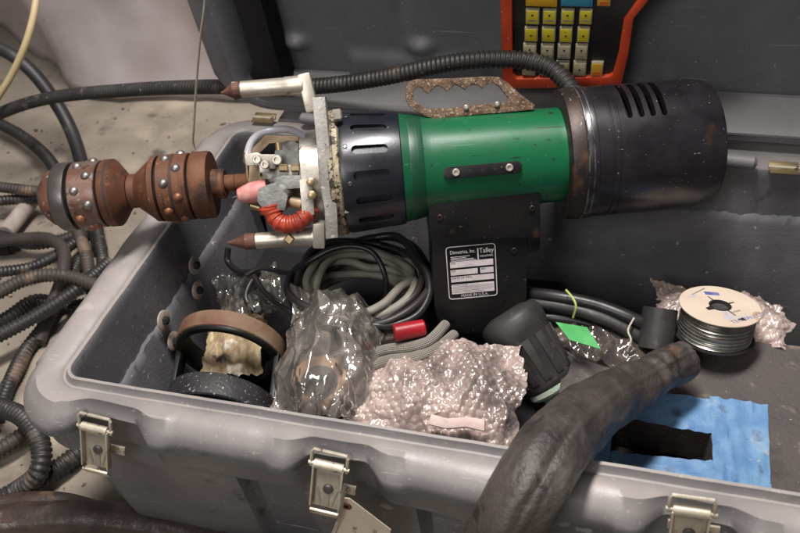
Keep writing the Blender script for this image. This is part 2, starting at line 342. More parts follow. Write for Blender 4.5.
# hanging plastic sheet behind the case: folds and creases are geometry
bm = bmesh.new(); nx, nz_ = 200, 70; rows = []
for j in range(nz_ + 1):
    row = []
    for i in range(nx + 1):
        x = -3.2 + 6.4 * i / nx; z = .016 + 1.9 * j / nz_
        f = .05 * fbm((x * 1.1, z * .5, 3), 1.6) + .015 * fbm((x * 4, z * 2, 7), 1.5)
        edge = -.93 - .35 * (z - .1) ; k = ss(edge + .12, edge - .12, x)
        cr = sum(.012 * exp(-((z - z0 - sl * (x + 1.3)) / .012) ** 2) for z0, sl in ((.20, -.25), (.30, -.35), (.38, .1), (.47, -.3), (.14, -.5)))
        y = 1.24 + f - .05 * (1 - min(1, z * 4)) ** 2 + k * (.10 + (edge - x) * .55) + k * cr
        row.append(bm.verts.new((x, y, z)))
    rows.append(row)
loft(bm, rows, False)
r = bmesh.ops.solidify(bm, geom=list(bm.faces), thickness=.002)
tag(obj('hanging_sheet', bm, m_sheet, smooth=180), 'pale creased plastic sheet hanging behind the case, its foot just off the floor', 'sheet')

bm = bmesh.new(); rg_ = random.Random(3)
for k in range(420):
    x, y = rg_.uniform(-1.3, .1), rg_.uniform(-.1, 1.15); q = rg_.uniform(.0012, .0045) * (1 + (rg_.random() > .94))
    bmesh.ops.create_icosphere(bm, subdivisions=1, radius=q, matrix=Matrix.Translation((x, y, .003)) @ Matrix.Rotation(rg_.uniform(0, 6), 4, 'Z') @ Matrix.Diagonal((rg_.uniform(.6, 2.2), 1, .6, 1)))
gr = obj('floor_grit', bm, M('grit', (.09, .07, .055), (.28, .22, .17), 40, .9, lo=.45, hi=.55), None, 0, False); gr['kind'] = 'stuff'; tag(gr, 'loose grit and crumbs scattered over the concrete floor', 'grit')

# ---------------------------------------------------------------- the case
CL, CDp, CH = 1.22, .555, .36
case = thing('equipment_case', 'large open grey moulded plastic case with raised lid and brass latches', 'case')
def perim(x0, x1, y0, y1, R, step=.0055, nc=12):
    out = []
    def seg(ax, ay, bx, by, nx, ny, side):
        L = sqrt((bx - ax) ** 2 + (by - ay) ** 2); k = max(2, int(L / step))
        for i in range(k): t = i / k; out.append((ax + (bx - ax) * t, ay + (by - ay) * t, nx, ny, side))
    def arc(cx_, cy_, a0):
        for i in range(nc): a = a0 + pi / 2 * i / nc; out.append((cx_ + R * cos(a), cy_ + R * sin(a), cos(a), sin(a), 'c'))
    seg(x0 + R, y0, x1 - R, y0, 0, -1, 'f'); arc(x1 - R, y0 + R, -pi / 2)
    seg(x1, y0 + R, x1, y1 - R, 1, 0, 'r'); arc(x1 - R, y1 - R, 0)
    seg(x1 - R, y1, x0 + R, y1, 0, 1, 'b'); arc(x0 + R, y1 - R, pi / 2)
    seg(x0, y1 - R, x0, y0 + R, -1, 0, 'l'); arc(x0 + R, y0 + R, pi)
    return out
LX = (.082, .372, .758)
PER = perim(0, CL, 0, CDp, .018)
def prof(x, y, side):
    d = sum(bumpf(x, l, .028, .035) for l in LX) if side in 'fc' and y < .03 else 0
    nb = sum(bumpf(x, l, .075, .012) for l in LX) if side in 'fc' and y < .03 else 0
    k = {'l': 1.20, 'b': 1.12, 'c': 1.10}.get(side, 1)
    pk = sum(bumpf(x, c, .034, .014) for c in (.262, .50, .63, .90)) if side == 'f' else 0
    rb = 0
    if side in 'bf': rb = .006 * sum(bumpf(x, c, .012, .012) for c in (.18, .40, .60, .72, .84, .98))
    br = .004 * nb
    return [(-.030, -.335), (-.026, -.325), (-.012 - rb, -.17), (-.004 - rb * .6, -.05), (0, -.012), (.0005, .000), (.003, .005), (.007, .005), (.0095, .000), (.012, -.003), (.015, -.003), (.0185, .0005),
            (.030 * k, .003), ((.042 - .010 * d) * k, .001 + br), ((.052 - .016 * d) * k, -.006), ((.060 - .022 * d + br) * k, -.016 + .003 * d), ((.0632 - .026 * d + br) * k, -.027 + .012 * d), ((.0622 - .026 * d + br) * k, -.0305 + .012 * d), ((.0575 - .027 * d) * k, -.0325 + .012 * d), ((.0558 - .028 * d) * k, -.0365 + .011 * d),
            ((.0550 - .021 * d) * k, -.072 + .004 * d), ((.0535 - .020 * d) * k, -.0765), ((.047 - .016 * d) * k, -.079), ((.038 - .022 * pk) * k, -.088 - .02 * d), ((.034 - .026 * pk) * k, -.12), (.024 - .022 * pk, -.26), (.014, -.34), (.002, -.356)]
bm = bmesh.new(); cols = []
for (x, y, nx, ny, sd) in PER:
    dent = .004 * fbm((x * 3, y * 3, 1), 2.0)
    cols.append([bm.verts.new((x + nx * (o + dent * (o > .02)), y + ny * (o + dent * (o > .02)), CH + z + .0012 * fbm((x, y, z), 14) * (o > 0))) for o, z in prof(x, y, sd)])
loft(bm, cols + [cols[0]], False)
bm.faces.new([c[0] for c in cols]); bm.faces.new([c[-1] for c in cols][::-1])
obj('shell', bm, m_case, case, 40)
# dark liner along the inner walls, ragged top edge
def liner(name, p0, p1, nrm, ztop, n=90):
    bm = bmesh.new(); p0, p1, nrm = V(p0), V(p1), V(nrm); rows = [[], [], []]; back = [[], []]
    for i in range(n + 1):
        p = p0.lerp(p1, i / n); zt = ztop + .004 * fbm((i * .35, ztop, 0), 1) + .0012 * random.uniform(-1, 1)
        for r, (o, z) in enumerate(((.033, .03), (.0165, ztop - .012), (.0118, zt))):
            rows[r].append(bm.verts.new(p + nrm * o + V((0, 0, z))))
        back[0].append(bm.verts.new(p + nrm * .006 + V((0, 0, zt + .001)))); back[1].append(bm.verts.new(p + nrm * .028 + V((0, 0, .03))))
    loft(bm, rows + back, False); return obj(name, bm, m_liner, case, 60)
liner('wall_liner', (.0, .05, 0), (.0, .50, 0), (1, 0, 0), .272)
liner('wall_liner', (.05, CDp, 0), (CL - .05, CDp, 0), (0, -1, 0), .288, 200)
# handle bolts with washers on the left wall
for (p, r) in (((0.0200,0.1765,0.2837), .015), ((0.0220,0.1773,0.2370), .015), ((0.0200,0.2895,0.2920), .015), ((0.0220,0.2732,0.2531), .015)):
    w = obj('washer', LB([(0, r), (.002, r), (.0026, r - .001), (.0026, .004), (0, .004)], seg=24, org=V(p), d=(1, 0, .1)), m_white, case)
    obj('bolt', LB([(0, .0065), (.005, .0065), (.007, .004), (.0075, 0)], seg=6, org=V(p) + V((.0026, 0, 0)), d=(1, 0, .1)), m_dark, w)
def latch(px, py, pz, tilt, roll=0, tail=True):
    """draw latch: local x right, y out of the wall, z up"""
    Rm = Matrix.Rotation(roll, 3, 'Y') @ Matrix.Rotation(radians(tilt), 3, 'X'); Or = V((px, py, pz))
    def P(x, y, z): return Or + Rm @ V((x, y, z))
    pl = bpy.data.objects.new('latch', None); C.objects.link(pl); pl.parent = case
    pl.location = Or
    bmq = BX((0, 0, 0), (.034, .003, .056), None, .0008); 
    for s in (-1, 1): box(bmq, (s * .0172, -.005, .002), (.0022, .009, .054), None, .0007)
    box(bmq, (0, .0028 - .008, -.0335), (.034, .003, .014), Matrix.Rotation(radians(38), 3, 'X'), .0008)
    bmesh.ops.transform(bmq, matrix=Rm.to_4x4(), verts=bmq.verts); obj('latch_plate', bmq, m_gold, pl)
    b2 = bmesh.new(); lathe(b2, [(0, .0058), (.034, .0058)], 16, (-.017, -.0045, .030)); lathe(b2, [(0, .0025), (.048, .0025)], 10, (-.024, -.0045, .030))
    bmesh.ops.transform(b2, matrix=Rm.to_4x4(), verts=b2.verts); obj('pivot_pin', b2, m_gold, pl)
    b3 = tube([(-.021, -.004, .026), (-.021, -.005, .045), (-.0195, -.004, .0475), (.0195, -.004, .0475), (.021, -.005, .045), (.021, -.004, .026)], .0022, 8, raw=True)
    bmesh.ops.transform(b3, matrix=Rm.to_4x4(), verts=b3.verts); obj('wire_hook', b3, m_gold, pl)
    b4 = LB([(0, .0062), (.002, .006), (.0028, .0045), (.003, 0)], seg=18, org=(0.001, -.0015, -.002), d=(0, -1, 0))
    bmesh.ops.transform(b4, matrix=Rm.to_4x4(), verts=b4.verts); obj('rivet', b4, m_ringst, pl)
    b5 = bmesh.new()
    for s in (-1, 1):
        box(b5, (s * .0095, -.0021, -.012), (.0022, .0012, .022), Matrix.Rotation(s * .25, 3, 'Y'), .0004)
    box(b5, (0, -.0022, -.016), (.007, .0014, .018), None, .0005); box(b5, (0, -.0020, .0165), (.024, .001, .004), None, .0004)
    bmesh.ops.transform(b5, matrix=Rm.to_4x4(), verts=b5.verts); obj('latch_tongue', b5, m_alu, pl)
    b6 = BX((0.006, .010, -.005), (.05, .003, .012), None, .0008); bmesh.ops.transform(b6, matrix=Rm.to_4x4(), verts=b6.verts); obj('strike_bracket', b6, m_gold, pl)
LPOS = [(0.0587,-0.0620,0.3097), (0.3612,-0.0620,0.3162), (0.7479,-0.0600,0.3534)]
for i, p in enumerate(LPOS): latch(*p, (-22, -24, -14)[i], (.10, .10, -.05)[i])

# lid, hinged along the back rim, raised and leaning a little towards the case
HY, HZ, LEAN = .622, .372, radians(9)
LV = V((0, -sin(LEAN), cos(LEAN))); LW = V((0, cos(LEAN), sin(LEAN))); LO = V((0, HY, HZ))
def Lp(x, v, w): return LO + V((x, 0, 0)) + LV * v + LW * w
lid = bpy.data.objects.new('lid', None); C.objects.link(lid); lid.parent = case
bm = bmesh.new(); cols = []
for (x, y, nx, ny, sd) in perim(.0, CL, .022, .60, .05, .01):
    kb = 1 - .58 * max(0, -ny)
    pr = [(-.036 * kb, .070), (-.028 * kb, .068), (-.020 * kb, .056), (-.008 * kb, .012), (-.002, .000), (.004 * kb, -.006), (.012 * kb, -.007), (.016 * kb, -.002), (.020 * kb, -.002), (.025 * kb, -.006), (.040 * kb, -.006), (.050 * kb, .002), (.055 * kb, .02), (.050 * kb, .035), (.030 * kb, .045), (.020 * kb, .08), (.0, .10)]
    cols.append([bm.verts.new(Lp(x + nx * o, y + ny * o, w)) for o, w in pr])
loft(bm, cols + [cols[0]], False); bm.faces.new([c[-1] for c in cols])
obj('lid_rim', bm, m_lid, lid, 40)
bm = bmesh.new(); nx_, nv = 190, 90; rows = []
for j in range(nv + 1):
    row = []
    for i in range(nx_ + 1):
        x = .030 + (CL - .06) * i / nx_; v = .034 + .535 * j / nv
        w = .0705 - .010 * bumpf(x, .30, .11, .02) * bumpf(v, .0, .065, .03) - .012 * bumpf(x, .845, .0, .03) * 0
        for (bx, bv) in ((.085, .095), (.31, .100), (.93, .10)):
            w -= .016 * exp(-(((x - bx) / .022) ** 2 + ((v - bv) / .014) ** 2) ** 1.3)
        w += .010 * bumpf(x, .285, .002, .02) * ss(.12, .2, v) + .010 * bumpf(x, .925 + .12 * (v - .2), .003, .02) * ss(.15, .2, v) - .008 * bumpf(x, .60, .17, .03) * 0
        w += .003 * fbm((x * 2, v * 2, 0), 2) + .02 * ss(.09, .0885, v) * 0
        row.append(bm.verts.new(Lp(x, v, w)))
    rows.append(row)
loft(bm, rows, False); obj('lid_panel', bm, m_lid, lid, 60)
# black foam pad glued up the inside of the lid's left wall
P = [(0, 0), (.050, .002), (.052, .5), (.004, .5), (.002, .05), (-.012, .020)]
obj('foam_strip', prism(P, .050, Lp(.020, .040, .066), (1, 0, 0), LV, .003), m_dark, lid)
obj('hinge_flange', BX((CL / 2, .668, .350), (CL - .10, .105, .010), None, .003), m_lid, case)
# hinges and rail bosses between lid and base
for p in ((0.0363,0.5935,0.3720), (0.8852,0.5532,0.3740)):
    p = V(p); hq = bpy.data.objects.new('hinge', None); C.objects.link(hq); hq.parent = case; hq.location = p
    obj('hinge_leaf', BX((0, -.007, -.001), (.040, .012, .0025), None, .0008), m_brass, hq)
    obj('hinge_leaf', BX((0, .007, .001), (.040, .010, .0025), Matrix.Rotation(.35, 3, 'X'), .0008), m_brass, hq)
    obj('hinge_pin', LB([(0, .003), (.044, .003)], seg=12, org=(-.022, 0, .001)), m_gold, hq)
for (a, b) in (((0.1087,0.5861,0.3820), (0.2055,0.5787,0.3820)), ((0.7657,0.5544,0.3820), (0.8459,0.5494,0.3820))):
    obj('rail_boss', rod(a, b, .010, 20, .005), m_lid, case)

# ---------------------------------------------------------------- the bore welding tool
tpos, trot = [[0.0301, 0.2817, 0.45], [[0.95394, -0.29952, 0.01661], [0.29948, 0.95409, 0.00521], [-0.01741, 0.0, 0.99985]]]
tool = thing('bore_welding_tool', 'long green and black bore welding tool with riveted rusty mandrel, lying across the case', 'welding tool')
tool.matrix_world = Matrix([[*trot[i], tpos[i]] for i in range(3)] + [[0, 0, 0, 1]])
bpy.context.view_layer.update()
tl, tr = tool.location.copy(), tool.rotation_euler.copy()
MN = V([0.0, -0.8166, 0.5773]); UPV = V((0, .5766, .817))           # towards the viewer's side / across it, in the tool's own frame
ca, sa = cos(radians(20)), sin(radians(20)); BF = V((0, -ca, sa)); BD = V((0, -sa, -ca))
def T(name, bm, mat, par=None, sm=35): return obj(name, bm, mat, par or tool, sm)
# mandrel
man = T('mandrel', LB([(-0.0557, .0255), (-0.0458, .0255), (-0.0220, .0455), (-0.0197, .0482), (-0.0122, .0488), (-0.0128, .030), (0.0367, .030), (0.0372, .0490), (0.0400, .0502), (0.0592, .0502), (0.0620, .0488), (0.0627, .0225), (0.0780, .0225), (0.0804, .020), (0.0796, .0125), (0.1341, .012)], seg=64), m_rust)
T('mandrel_cone', LB([(-0.0892, .0315), (-0.0892, .0490), (-0.0872, .0502), (-0.0755, .0502), (-0.0735, .0485), (-0.0571, .0255)], seg=64), m_rust, man)
T('mandrel_nose', LB([(-0.1853, 0), (-0.1805, .025), (-0.1728, .0345), (-0.1651, .0415), (-0.1583, .0435)], seg=56), m_rustdk, man)
T('steel_ring', LB([(-0.1581, .043), (-0.1561, .0485), (-0.1525, .0510), (-0.1367, .0510), (-0.1353, .0500), (-0.1353, .030)], seg=64), m_ringst, man)
man.scale = (1, .958, .958)
T('core', LB([(-0.1388, .040), (-0.0865, .040)], seg=40), m_dark, man)
for (a, b, mt) in ((66, 92, m_rustst), (158, 181, m_rust)):
    s0, s1 = (-0.1305, -0.0927) if a == 66 else (-0.0081, 0.0331)
    T('band', LB([(s0, .038), (s0, .0486), (s0 + .0012, .0498), (s1 - .0012, .0498), (s1, .0486), (s1, .038)], seg=64), mt, man)
    for q in range(14):
        ang = 2 * pi * (q + .3) / 14; sx = s0 + (s1 - s0) * (.3 if q % 2 else .72)
        bmb = bmesh.new(); ball(bmb, (sx, cos(ang) * .0472, sin(ang) * .0472), .0074, 14, 10)
        el = sin(ang)
        T('rivet', bmb, m_ball if (a == 66 and el > -.1) or el > .62 else m_ballr, man, 180)
T('cup', LB([(-0.0136, .040), (0.0400, .040)], seg=40), m_dark, man)
# body tubes
T('green_body', LB([(0.3297, .0780), (0.3351, .0772), (0.3431, .0752), (0.3648, .0712), (0.3757, .0696), (0.5464, .0668), (0.5870, .0668)], seg=96), m_green)
T('painted_band', LB([(0.3445, .0754), (0.3458, .0756), (0.3621, .0722), (0.3634, .0716)], seg=96, cap=False), m_greend)
kn = T('grip_collar', LB([(0.2498, .0820), (0.2512, .0850), (0.2566, .0862), (0.3243, .0806), (0.3324, .0795), (0.3337, .0775)], seg=120), m_knurl)
cut = []
kc0, kc1 = 0.2671, 0.3163
for q in range(15):
    a = 2 * pi * (q + .18) / 15; rad = V((0, cos(a), sin(a))); tg = V((0, -sin(a), cos(a)))
    cut.append(capsule(V(((kc0 + kc1) / 2, 0, 0)) + rad * .0840, (1, -.055 * rad.y, -.055 * rad.z), tg, rad, kc1 - kc0, .012, .012))
kn.parent = None; boolcut(kn, cut); kn.parent = tool
for px, ang in ((0.2592, 24), (0.2619, 62), (0.2619, -10)):
    a = radians(ang); dv = MN * cos(a) + UPV * sin(a)
    T('set_screw', LB([(0, .0032), (.0022, .0032), (.0026, .0022), (.0018, .002), (.0018, 0)], seg=14, org=V((px, 0, 0)) + dv * .0848, d=dv), m_ringst)
mc = T('motor_cover', LB([(0.5777, .0915), (0.5803, .0930), (0.5935, .0930), (0.5943, .0920), (0.6120, .0920), (0.6128, .0911), (0.6146, .0911), (0.6154, .0920), (0.6212, .0920), (0.6220, .0911), (0.6239, .0911), (0.6246, .0919), (0.6595, .0917), (0.7412, .0912), (0.7439, .0902), (0.7591, .0880), (0.7653, .0850), (0.7653, .079), (0.5953, .0810), (0.5794, .0810)], seg=128, close=True, cap=False), m_anod)
cut = []
for px in (0.6384, 0.6542, 0.6694, 0.6845):
    a = radians(50); dv = MN * cos(a) + UPV * sin(a); tg = UPV * cos(a) - MN * sin(a)
    cut.append(capsule(V((px, 0, 0)) + dv * .088, tg, (1, 0, 0), dv, .075, .0085, .05))
mc.parent = None; boolcut(mc, cut); mc.parent = tool
T('motor_core', LB([(0.5935, .066), (0.7544, .066)], seg=48), m_dark)
T('end_cap', LB([(0.7565, .080), (0.7591, .080), (0.7605, .03), (0.7605, 0)], seg=48), m_dark)
T('motor_flange', LB([(0.5581, .087), (0.5594, .0905), (0.5671, .0930), (0.5777, .0932), (0.5777, .0600), (0.5581, .0600)], seg=128, close=True, cap=False), m_flange)
T('worn_seam', LB([(0.5779, .0925), (0.5787, .0938), (0.5803, .0938), (0.5811, .0925)], seg=128), m_edge)
T('worn_seam', LB([(0.5856, .0925), (0.5863, .0937), (0.5874, .0937), (0.5882, .0925)], seg=128), m_edge)
T('speckled_flange', LB([(0.2343, .086), (0.2356, .0885), (0.2409, .0893), (0.2422, .0878), (0.2487, .0878), (0.2513, .084)], seg=96), m_speck)
T('face_disc', LB([(0.1928, .058), (0.1955, .0640), (0.2145, .0645), (0.2349, .0645)], seg=80), m_alu)
T('swing_plate', LB([(0.2196, .0600), (0.2211, .0760), (0.2238, .0775), (0.2346, .0775)], seg=64), m_aludk)
# rotating arm bar across the face, seen edge on
def tt(p): return V(p)
a0, a1 = V((0.2317,0.0039,0.1233)), V((0.2300,-0.0889,-0.0391))
dv = (a1 - a0); L = dv.length; ay = dv.normalized(); nn = V((1, 0, 0)).cross(ay).normalized(); ax = ay.cross(nn).normalized()
Pb = [(0, -.0085), (L * .62, -.0085), (L * .80, -.0060), (L, -.0085), (L, .0085), (L * .80, .0105), (L * .62, .0085), (0, .0085)]
arm = T('arm_bar', prism([(b, a) for a, b in Pb][::-1], .030, a0 - nn * .026, ax, ay, .0015), m_aludk)
for t_, r_ in ((.13, .0062), (.42, .0042), (.66, .0060)):
    T('arm_hole' if t_ == .42 else 'arm_plug', LB([(0, r_), (.0012, r_), (.0014, r_ * .7)], seg=18, org=a0 + ay * L * t_ + nn * .0042, d=nn), m_dark if t_ == .42 else m_aludk, arm)
T('bolt', LB([(0, .0085), (.010, .0085), (.012, .006)], seg=6, org=(0.2460,-0.0044,0.0977), d=(1, .1, 0)), m_chrome)
T('bolt', LB([(0, .0085), (.013, .0085), (.015, .006)], seg=6, org=(0.2423,-0.0789,-0.0043), d=(1, .1, 0)), m_chrome)
T('side_block', prism([(0, 0), (.017, .001), (.018, .048), (.001, .050)], .018, (0.1923,-0.0734,-0.0137), (1, 0, 0), UPV, .0015), m_alu)
for p in ((0.2090,-0.0626,0.0344), (0.2087,-0.0727,0.0202)):
    T('hex_bolt', LB([(0, .0062), (.0045, .0062), (.0055, .0045)], seg=6, org=p, d=MN), m_brass)
# centring legs: rod, rusty point, bracket
def leg(p_tip, p_mid, p_end, br, nm):
    p_tip, p_mid, p_end = V(p_tip), V(p_mid), V(p_end); d = (p_end - p_mid); Lr = d.length
    lg = T('centring_leg', LB([(0, .0095), (.002, .0112), (Lr * .7, .0116), (Lr * .72, .0124), (Lr, .0126)], seg=28, org=p_mid, d=d), m_chrome)
    T('leg_point', LB([(0, .0012), (.004, .0028), ((p_mid - p_tip).length * .62, .0100), ((p_mid - p_tip).length * .66, .0118), ((p_mid - p_tip).length, .0112)], seg=28, org=p_tip, d=p_mid - p_tip), m_rustdk, lg)
    q0, q1 = V(br[0]), V(br[1]); dd = (q1 - q0); n2 = V((1, 0, 0)).cross(dd).normalized()
    Lq = dd.length; w = .0085
    T('leg_bracket', prism([(-w, -.012), (w, -.012), (w, Lq), (-w, Lq)], .020, q0 - n2 * .012, dd.normalized().cross(n2), dd.normalized(), .003), m_chrome, lg)
    return lg
leg((0.1040,0.0009,0.1433), (0.1292,0.0019,0.1448), (0.2121,0.0016,0.1444), ((0.2161,0.0047,0.1452), (0.2214,-0.0156,0.1131)), 'u')
l2 = leg((0.0814,-0.0819,-0.0430), (0.1205,-0.0822,-0.0435), (0.2084,-0.0825,-0.0439), ((0.2098,-0.0880,-0.0448), (0.2127,-0.0792,-0.0219)), 'd')
T('leg_nut', LB([(0, .0078), (.003, .0078), (.004, .006)], seg=4, org=(0.1694,-0.0914,-0.0375), d=MN), m_brass, l2)
# torch head
tor = T('torch_body', LB([(0, .011), (.004, .0135), (.034, .014), (.040, .011)], seg=24, org=(0.1421,-0.0582,0.0008), d=V((0.1692,-0.0485,0.0181)) - V((0.1421,-0.0582,0.0008))), m_greyc)
T('torch_clamp', prism([(0, 0), (.030, -.004), (.036, .016), (.020, .036), (-.004, .030), (-.008, .012)], .026, V((0.1400,-0.0558,-0.0096)), (1, 0, 0), UPV, .004), m_greyc, tor)
T('torch_arm', prism([(0, -.006), (.048, -.008), (.050, .008), (.012, .013), (0, .011)], .014, (0.1583,-0.0447,0.0199), V((1, 0, 0)) + UPV * .05, UPV, .002), m_greyc, tor)
pz0, pz1 = V((0.1053,-0.0516,0.0136)), V((0.1430,-0.0487,0.0177)); Lz = (pz1 - pz0).length
T('ceramic_nozzle', LB([(.006, .006), (0, .0075), (.0015, .0098), (.010, .0125), (.016, .0135), (.0165, .0145), (.024, .0148), (Lz + .004, .0148)], seg=32, org=pz0, d=pz1 - pz0), m_pink)
T('tungsten_tip', LB([(0, .0002), (.005, .0011), (.02, .0011)], seg=8, org=(0.0954,-0.0527,0.0120), d=pz1 - pz0), m_ringst)
T('red_sleeve', conduit([(0.1502,-0.0681,0.0041), (0.1530,-0.0785,-0.0071), (0.1645,-0.0862,-0.0145), (0.1823,-0.0862,-0.0146), (0.1966,-0.0799,-0.0090), (0.2055,-0.0700,-0.0021)], .0128, .0085, 18, .13), m_red)
T('red_sleeve_cap', LB([(0, .009), (.002, .0138), (.008, .014)], seg=24, org=(0.1466,-0.0687,0.0067), d=(.15, -.3, -1)), m_red)
T('purge_tube', tube([(0.1229,-0.0274,0.0514), (0.1257,-0.0197,0.0623), (0.1327,-0.0114,0.0739), (0.1457,-0.0042,0.0807), (0.1648,-0.0011,0.0816), (0.1841,0.0047,0.0760), (0.2014,0.0076,0.0627)], .0052, 14, .004), m_tube)
wg = T('wire_guide', LB([(0, .0016), (.004, .0022), (.020, .0030), (.021, .0048), (.034, .0048), (.036, .0035)], seg=16, org=(0.1215,-0.0422,0.0338), d=V((0.1236,-0.0275,0.0547)) - V((0.1215,-0.0422,0.0338))), m_brass)
cb = T('clamp_bar', prism([(0, 0), (.018, -.001), (.020, -.006), (.040, -.007), (.042, .012), (.022, .014), (.018, .017), (0, .016)], .012, (0.1220,-0.0288,0.0459), (1, 0, 0), UPV, .0015), m_alu)
for p, r in (((0.1388,-0.0361,0.0599), .0058), ((0.1492,-0.0421,0.0548), .0058), ((0.1656,-0.0377,0.0575), .0068)):
    T('clamp_screw', LB([(0, r), (.004, r), (.005, r * .85), (.005, r * .55), (.002, r * .5), (.002, 0)], seg=20, org=p, d=MN), m_chrome, cb)
T('clamp_screw', LB([(0, .0045), (.010, .0045)], seg=16, org=(0.1684,-0.0227,0.0632), d=UPV), m_brass, cb)
T('clamp_lug', prism([(0, 0), (.013, 0), (.013, .010), (0, .010)], .010, (0.1410,-0.0401,0.0403), (1, 0, 0), UPV, .001), m_alu, cb)
for a, b in (((0.1652,-0.0325,0.0407), (0.1774,-0.0331,0.0398)), ((0.1815,-0.0333,0.0395), (0.1938,-0.0339,0.0387))):
    T('brass_fitting', rod(a, b, .0055, 6, .0008), m_brass)
T('brass_fitting', rod((0.1696,-0.0540,0.0016), (0.1910,-0.0582,-0.0044), .0085, 18, .001), m_tan)
Ph = [(0.1154,0.0026,0.0037), (0.1222,0.0236,0.0334), (0.1472,0.0354,0.0501), (0.1924,0.0324,0.0458), (0.1885,-0.0233,-0.0330), (0.1280,-0.0229,-0.0323)]
T('shield_plate', prism([(V(p).x, V(p).dot(UPV)) for p in Ph], .006, V((0, 0, 0)) + MN * .018, (1, 0, 0), UPV, .0008), m_tan)
T('shield_recess', prism([(V(p).x, V(p).dot(UPV)) for p in ((0.1342,0.0033,0.0047), (0.1361,0.0213,0.0301), (0.1517,0.0287,0.0406), (0.1917,0.0284,0.0401), (0.1869,0.0007,0.0010))], .003, MN * .0225, (1, 0, 0), UPV, .0005), m_dark)
T('gear', LB([(0, .021), (.006, .021), (.007, .019), (.007, 0)], seg=32, org=V((0.1788,-0.0039,0.0395)), d=MN), m_greyc)
T('slide_block', prism([(0, 0), (.05, 0), (.05, .030), (0, .026)], .024, (0.1399,-0.0229,0.0022), (1, 0, 0), UPV, .002), m_aludk)
T('slide_screw', rod((0.1164,-0.0419,-0.0108), (0.1597,-0.0514,-0.0242), .0055, 14, .001), m_brass)
# knuckle handle
hx0, hx1 = V((0.3414,0.0219,0.0657)), V((0.5264,0.0225,0.0665))
def hp(l): return [(V(p).x, V(p).dot(UPV)) for p in l]
outer = hp([(0.3732,0.0390,0.0552), (0.3503,0.0482,0.0682), (0.3456,0.0549,0.0777), (0.3484,0.0644,0.0912), (0.3532,0.0682,0.0965), (0.3633,0.0693,0.0981), (0.4141,0.0677,0.0957), (0.4650,0.0668,0.0945), (0.4776,0.0654,0.0925), (0.4884,0.0609,0.0861), (0.5043,0.0513,0.0725), (0.5246,0.0414,0.0586), (0.5229,0.0391,0.0552), (0.4501,0.0385,0.0545), (0.3816,0.0378,0.0535)])
hole = hp([(0.3647,0.0492,0.0695), (0.3569,0.0544,0.0769), (0.3579,0.0616,0.0871), (0.3639,0.0637,0.0901), (0.3694,0.0626,0.0886), (0.3745,0.0584,0.0826), (0.3800,0.0573,0.0810), (0.3863,0.0618,0.0874), (0.3922,0.0631,0.0893), (0.3990,0.0612,0.0866), (0.4042,0.0577,0.0816), (0.4103,0.0606,0.0858), (0.4163,0.0628,0.0888), (0.4231,0.0608,0.0860), (0.4298,0.0577,0.0816), (0.4359,0.0610,0.0863), (0.4417,0.0619,0.0876), (0.4486,0.0604,0.0854), (0.4539,0.0573,0.0811), (0.4600,0.0606,0.0858), (0.4687,0.0618,0.0875), (0.4767,0.0582,0.0824), (0.4884,0.0488,0.0690), (0.4852,0.0457,0.0647), (0.4367,0.0449,0.0635), (0.3883,0.0448,0.0633), (0.3727,0.0455,0.0644)])
T('knuckle_handle', prism(outer, .007, MN * .016, (1, 0, 0), UPV, .0012, [hole]), m_rusthd)
T('handle_foot', prism(hp([(0.3815,0.0370,0.0524), (0.5227,0.0374,0.0530), (0.5217,0.0411,0.0582), (0.3820,0.0410,0.0580)]), .020, MN * .006, (1, 0, 0), UPV, .001), m_rusthd)
for p in ((0.4284,0.0216,0.0774), (0.4715,0.0219,0.0778)):
    T('handle_screw', LB([(0, .004), (.003, .0038), (.0045, .002)], seg=12, org=p, d=MN), m_alu)
# socket rail on the body
r0, r1 = V((0.3872,-0.0591,0.0273)), V((0.4932,-0.0588,0.0277)); rd = (r1 - r0); rL = rd.length; rd.normalize()
P = []
for k in range(9): a = -pi / 2 + pi * k / 8; P.append((rL - .008 + .008 * cos(a), .008 * sin(a)))
for k in range(9): a = pi / 2 + pi * k / 8; P.append((.008 + .008 * cos(a), .008 * sin(a)))
ru = MN.cross(rd).normalized()
rail = T('socket_rail', prism(P, .009, r0 - MN * .002, rd, ru, .0008), m_black)
for t_ in (.16, .84):
    p = r0 + rd * rL * t_ + MN * .007
    sc = T('socket_screw', LB([(0, .0052), (.0025, .0052), (.0032, .0044), (.0032, .0027), (.0008, .0025), (.0008, 0)], seg=18, org=p, d=MN), m_chrome, rail)
for t_ in (.34, .5, .66):
    T('rail_hole', LB([(0, .0030), (.0010, .0030), (.0011, .0026)], seg=14, org=r0 + rd * rL * t_ + MN * .0063, d=MN), m_dark, rail)
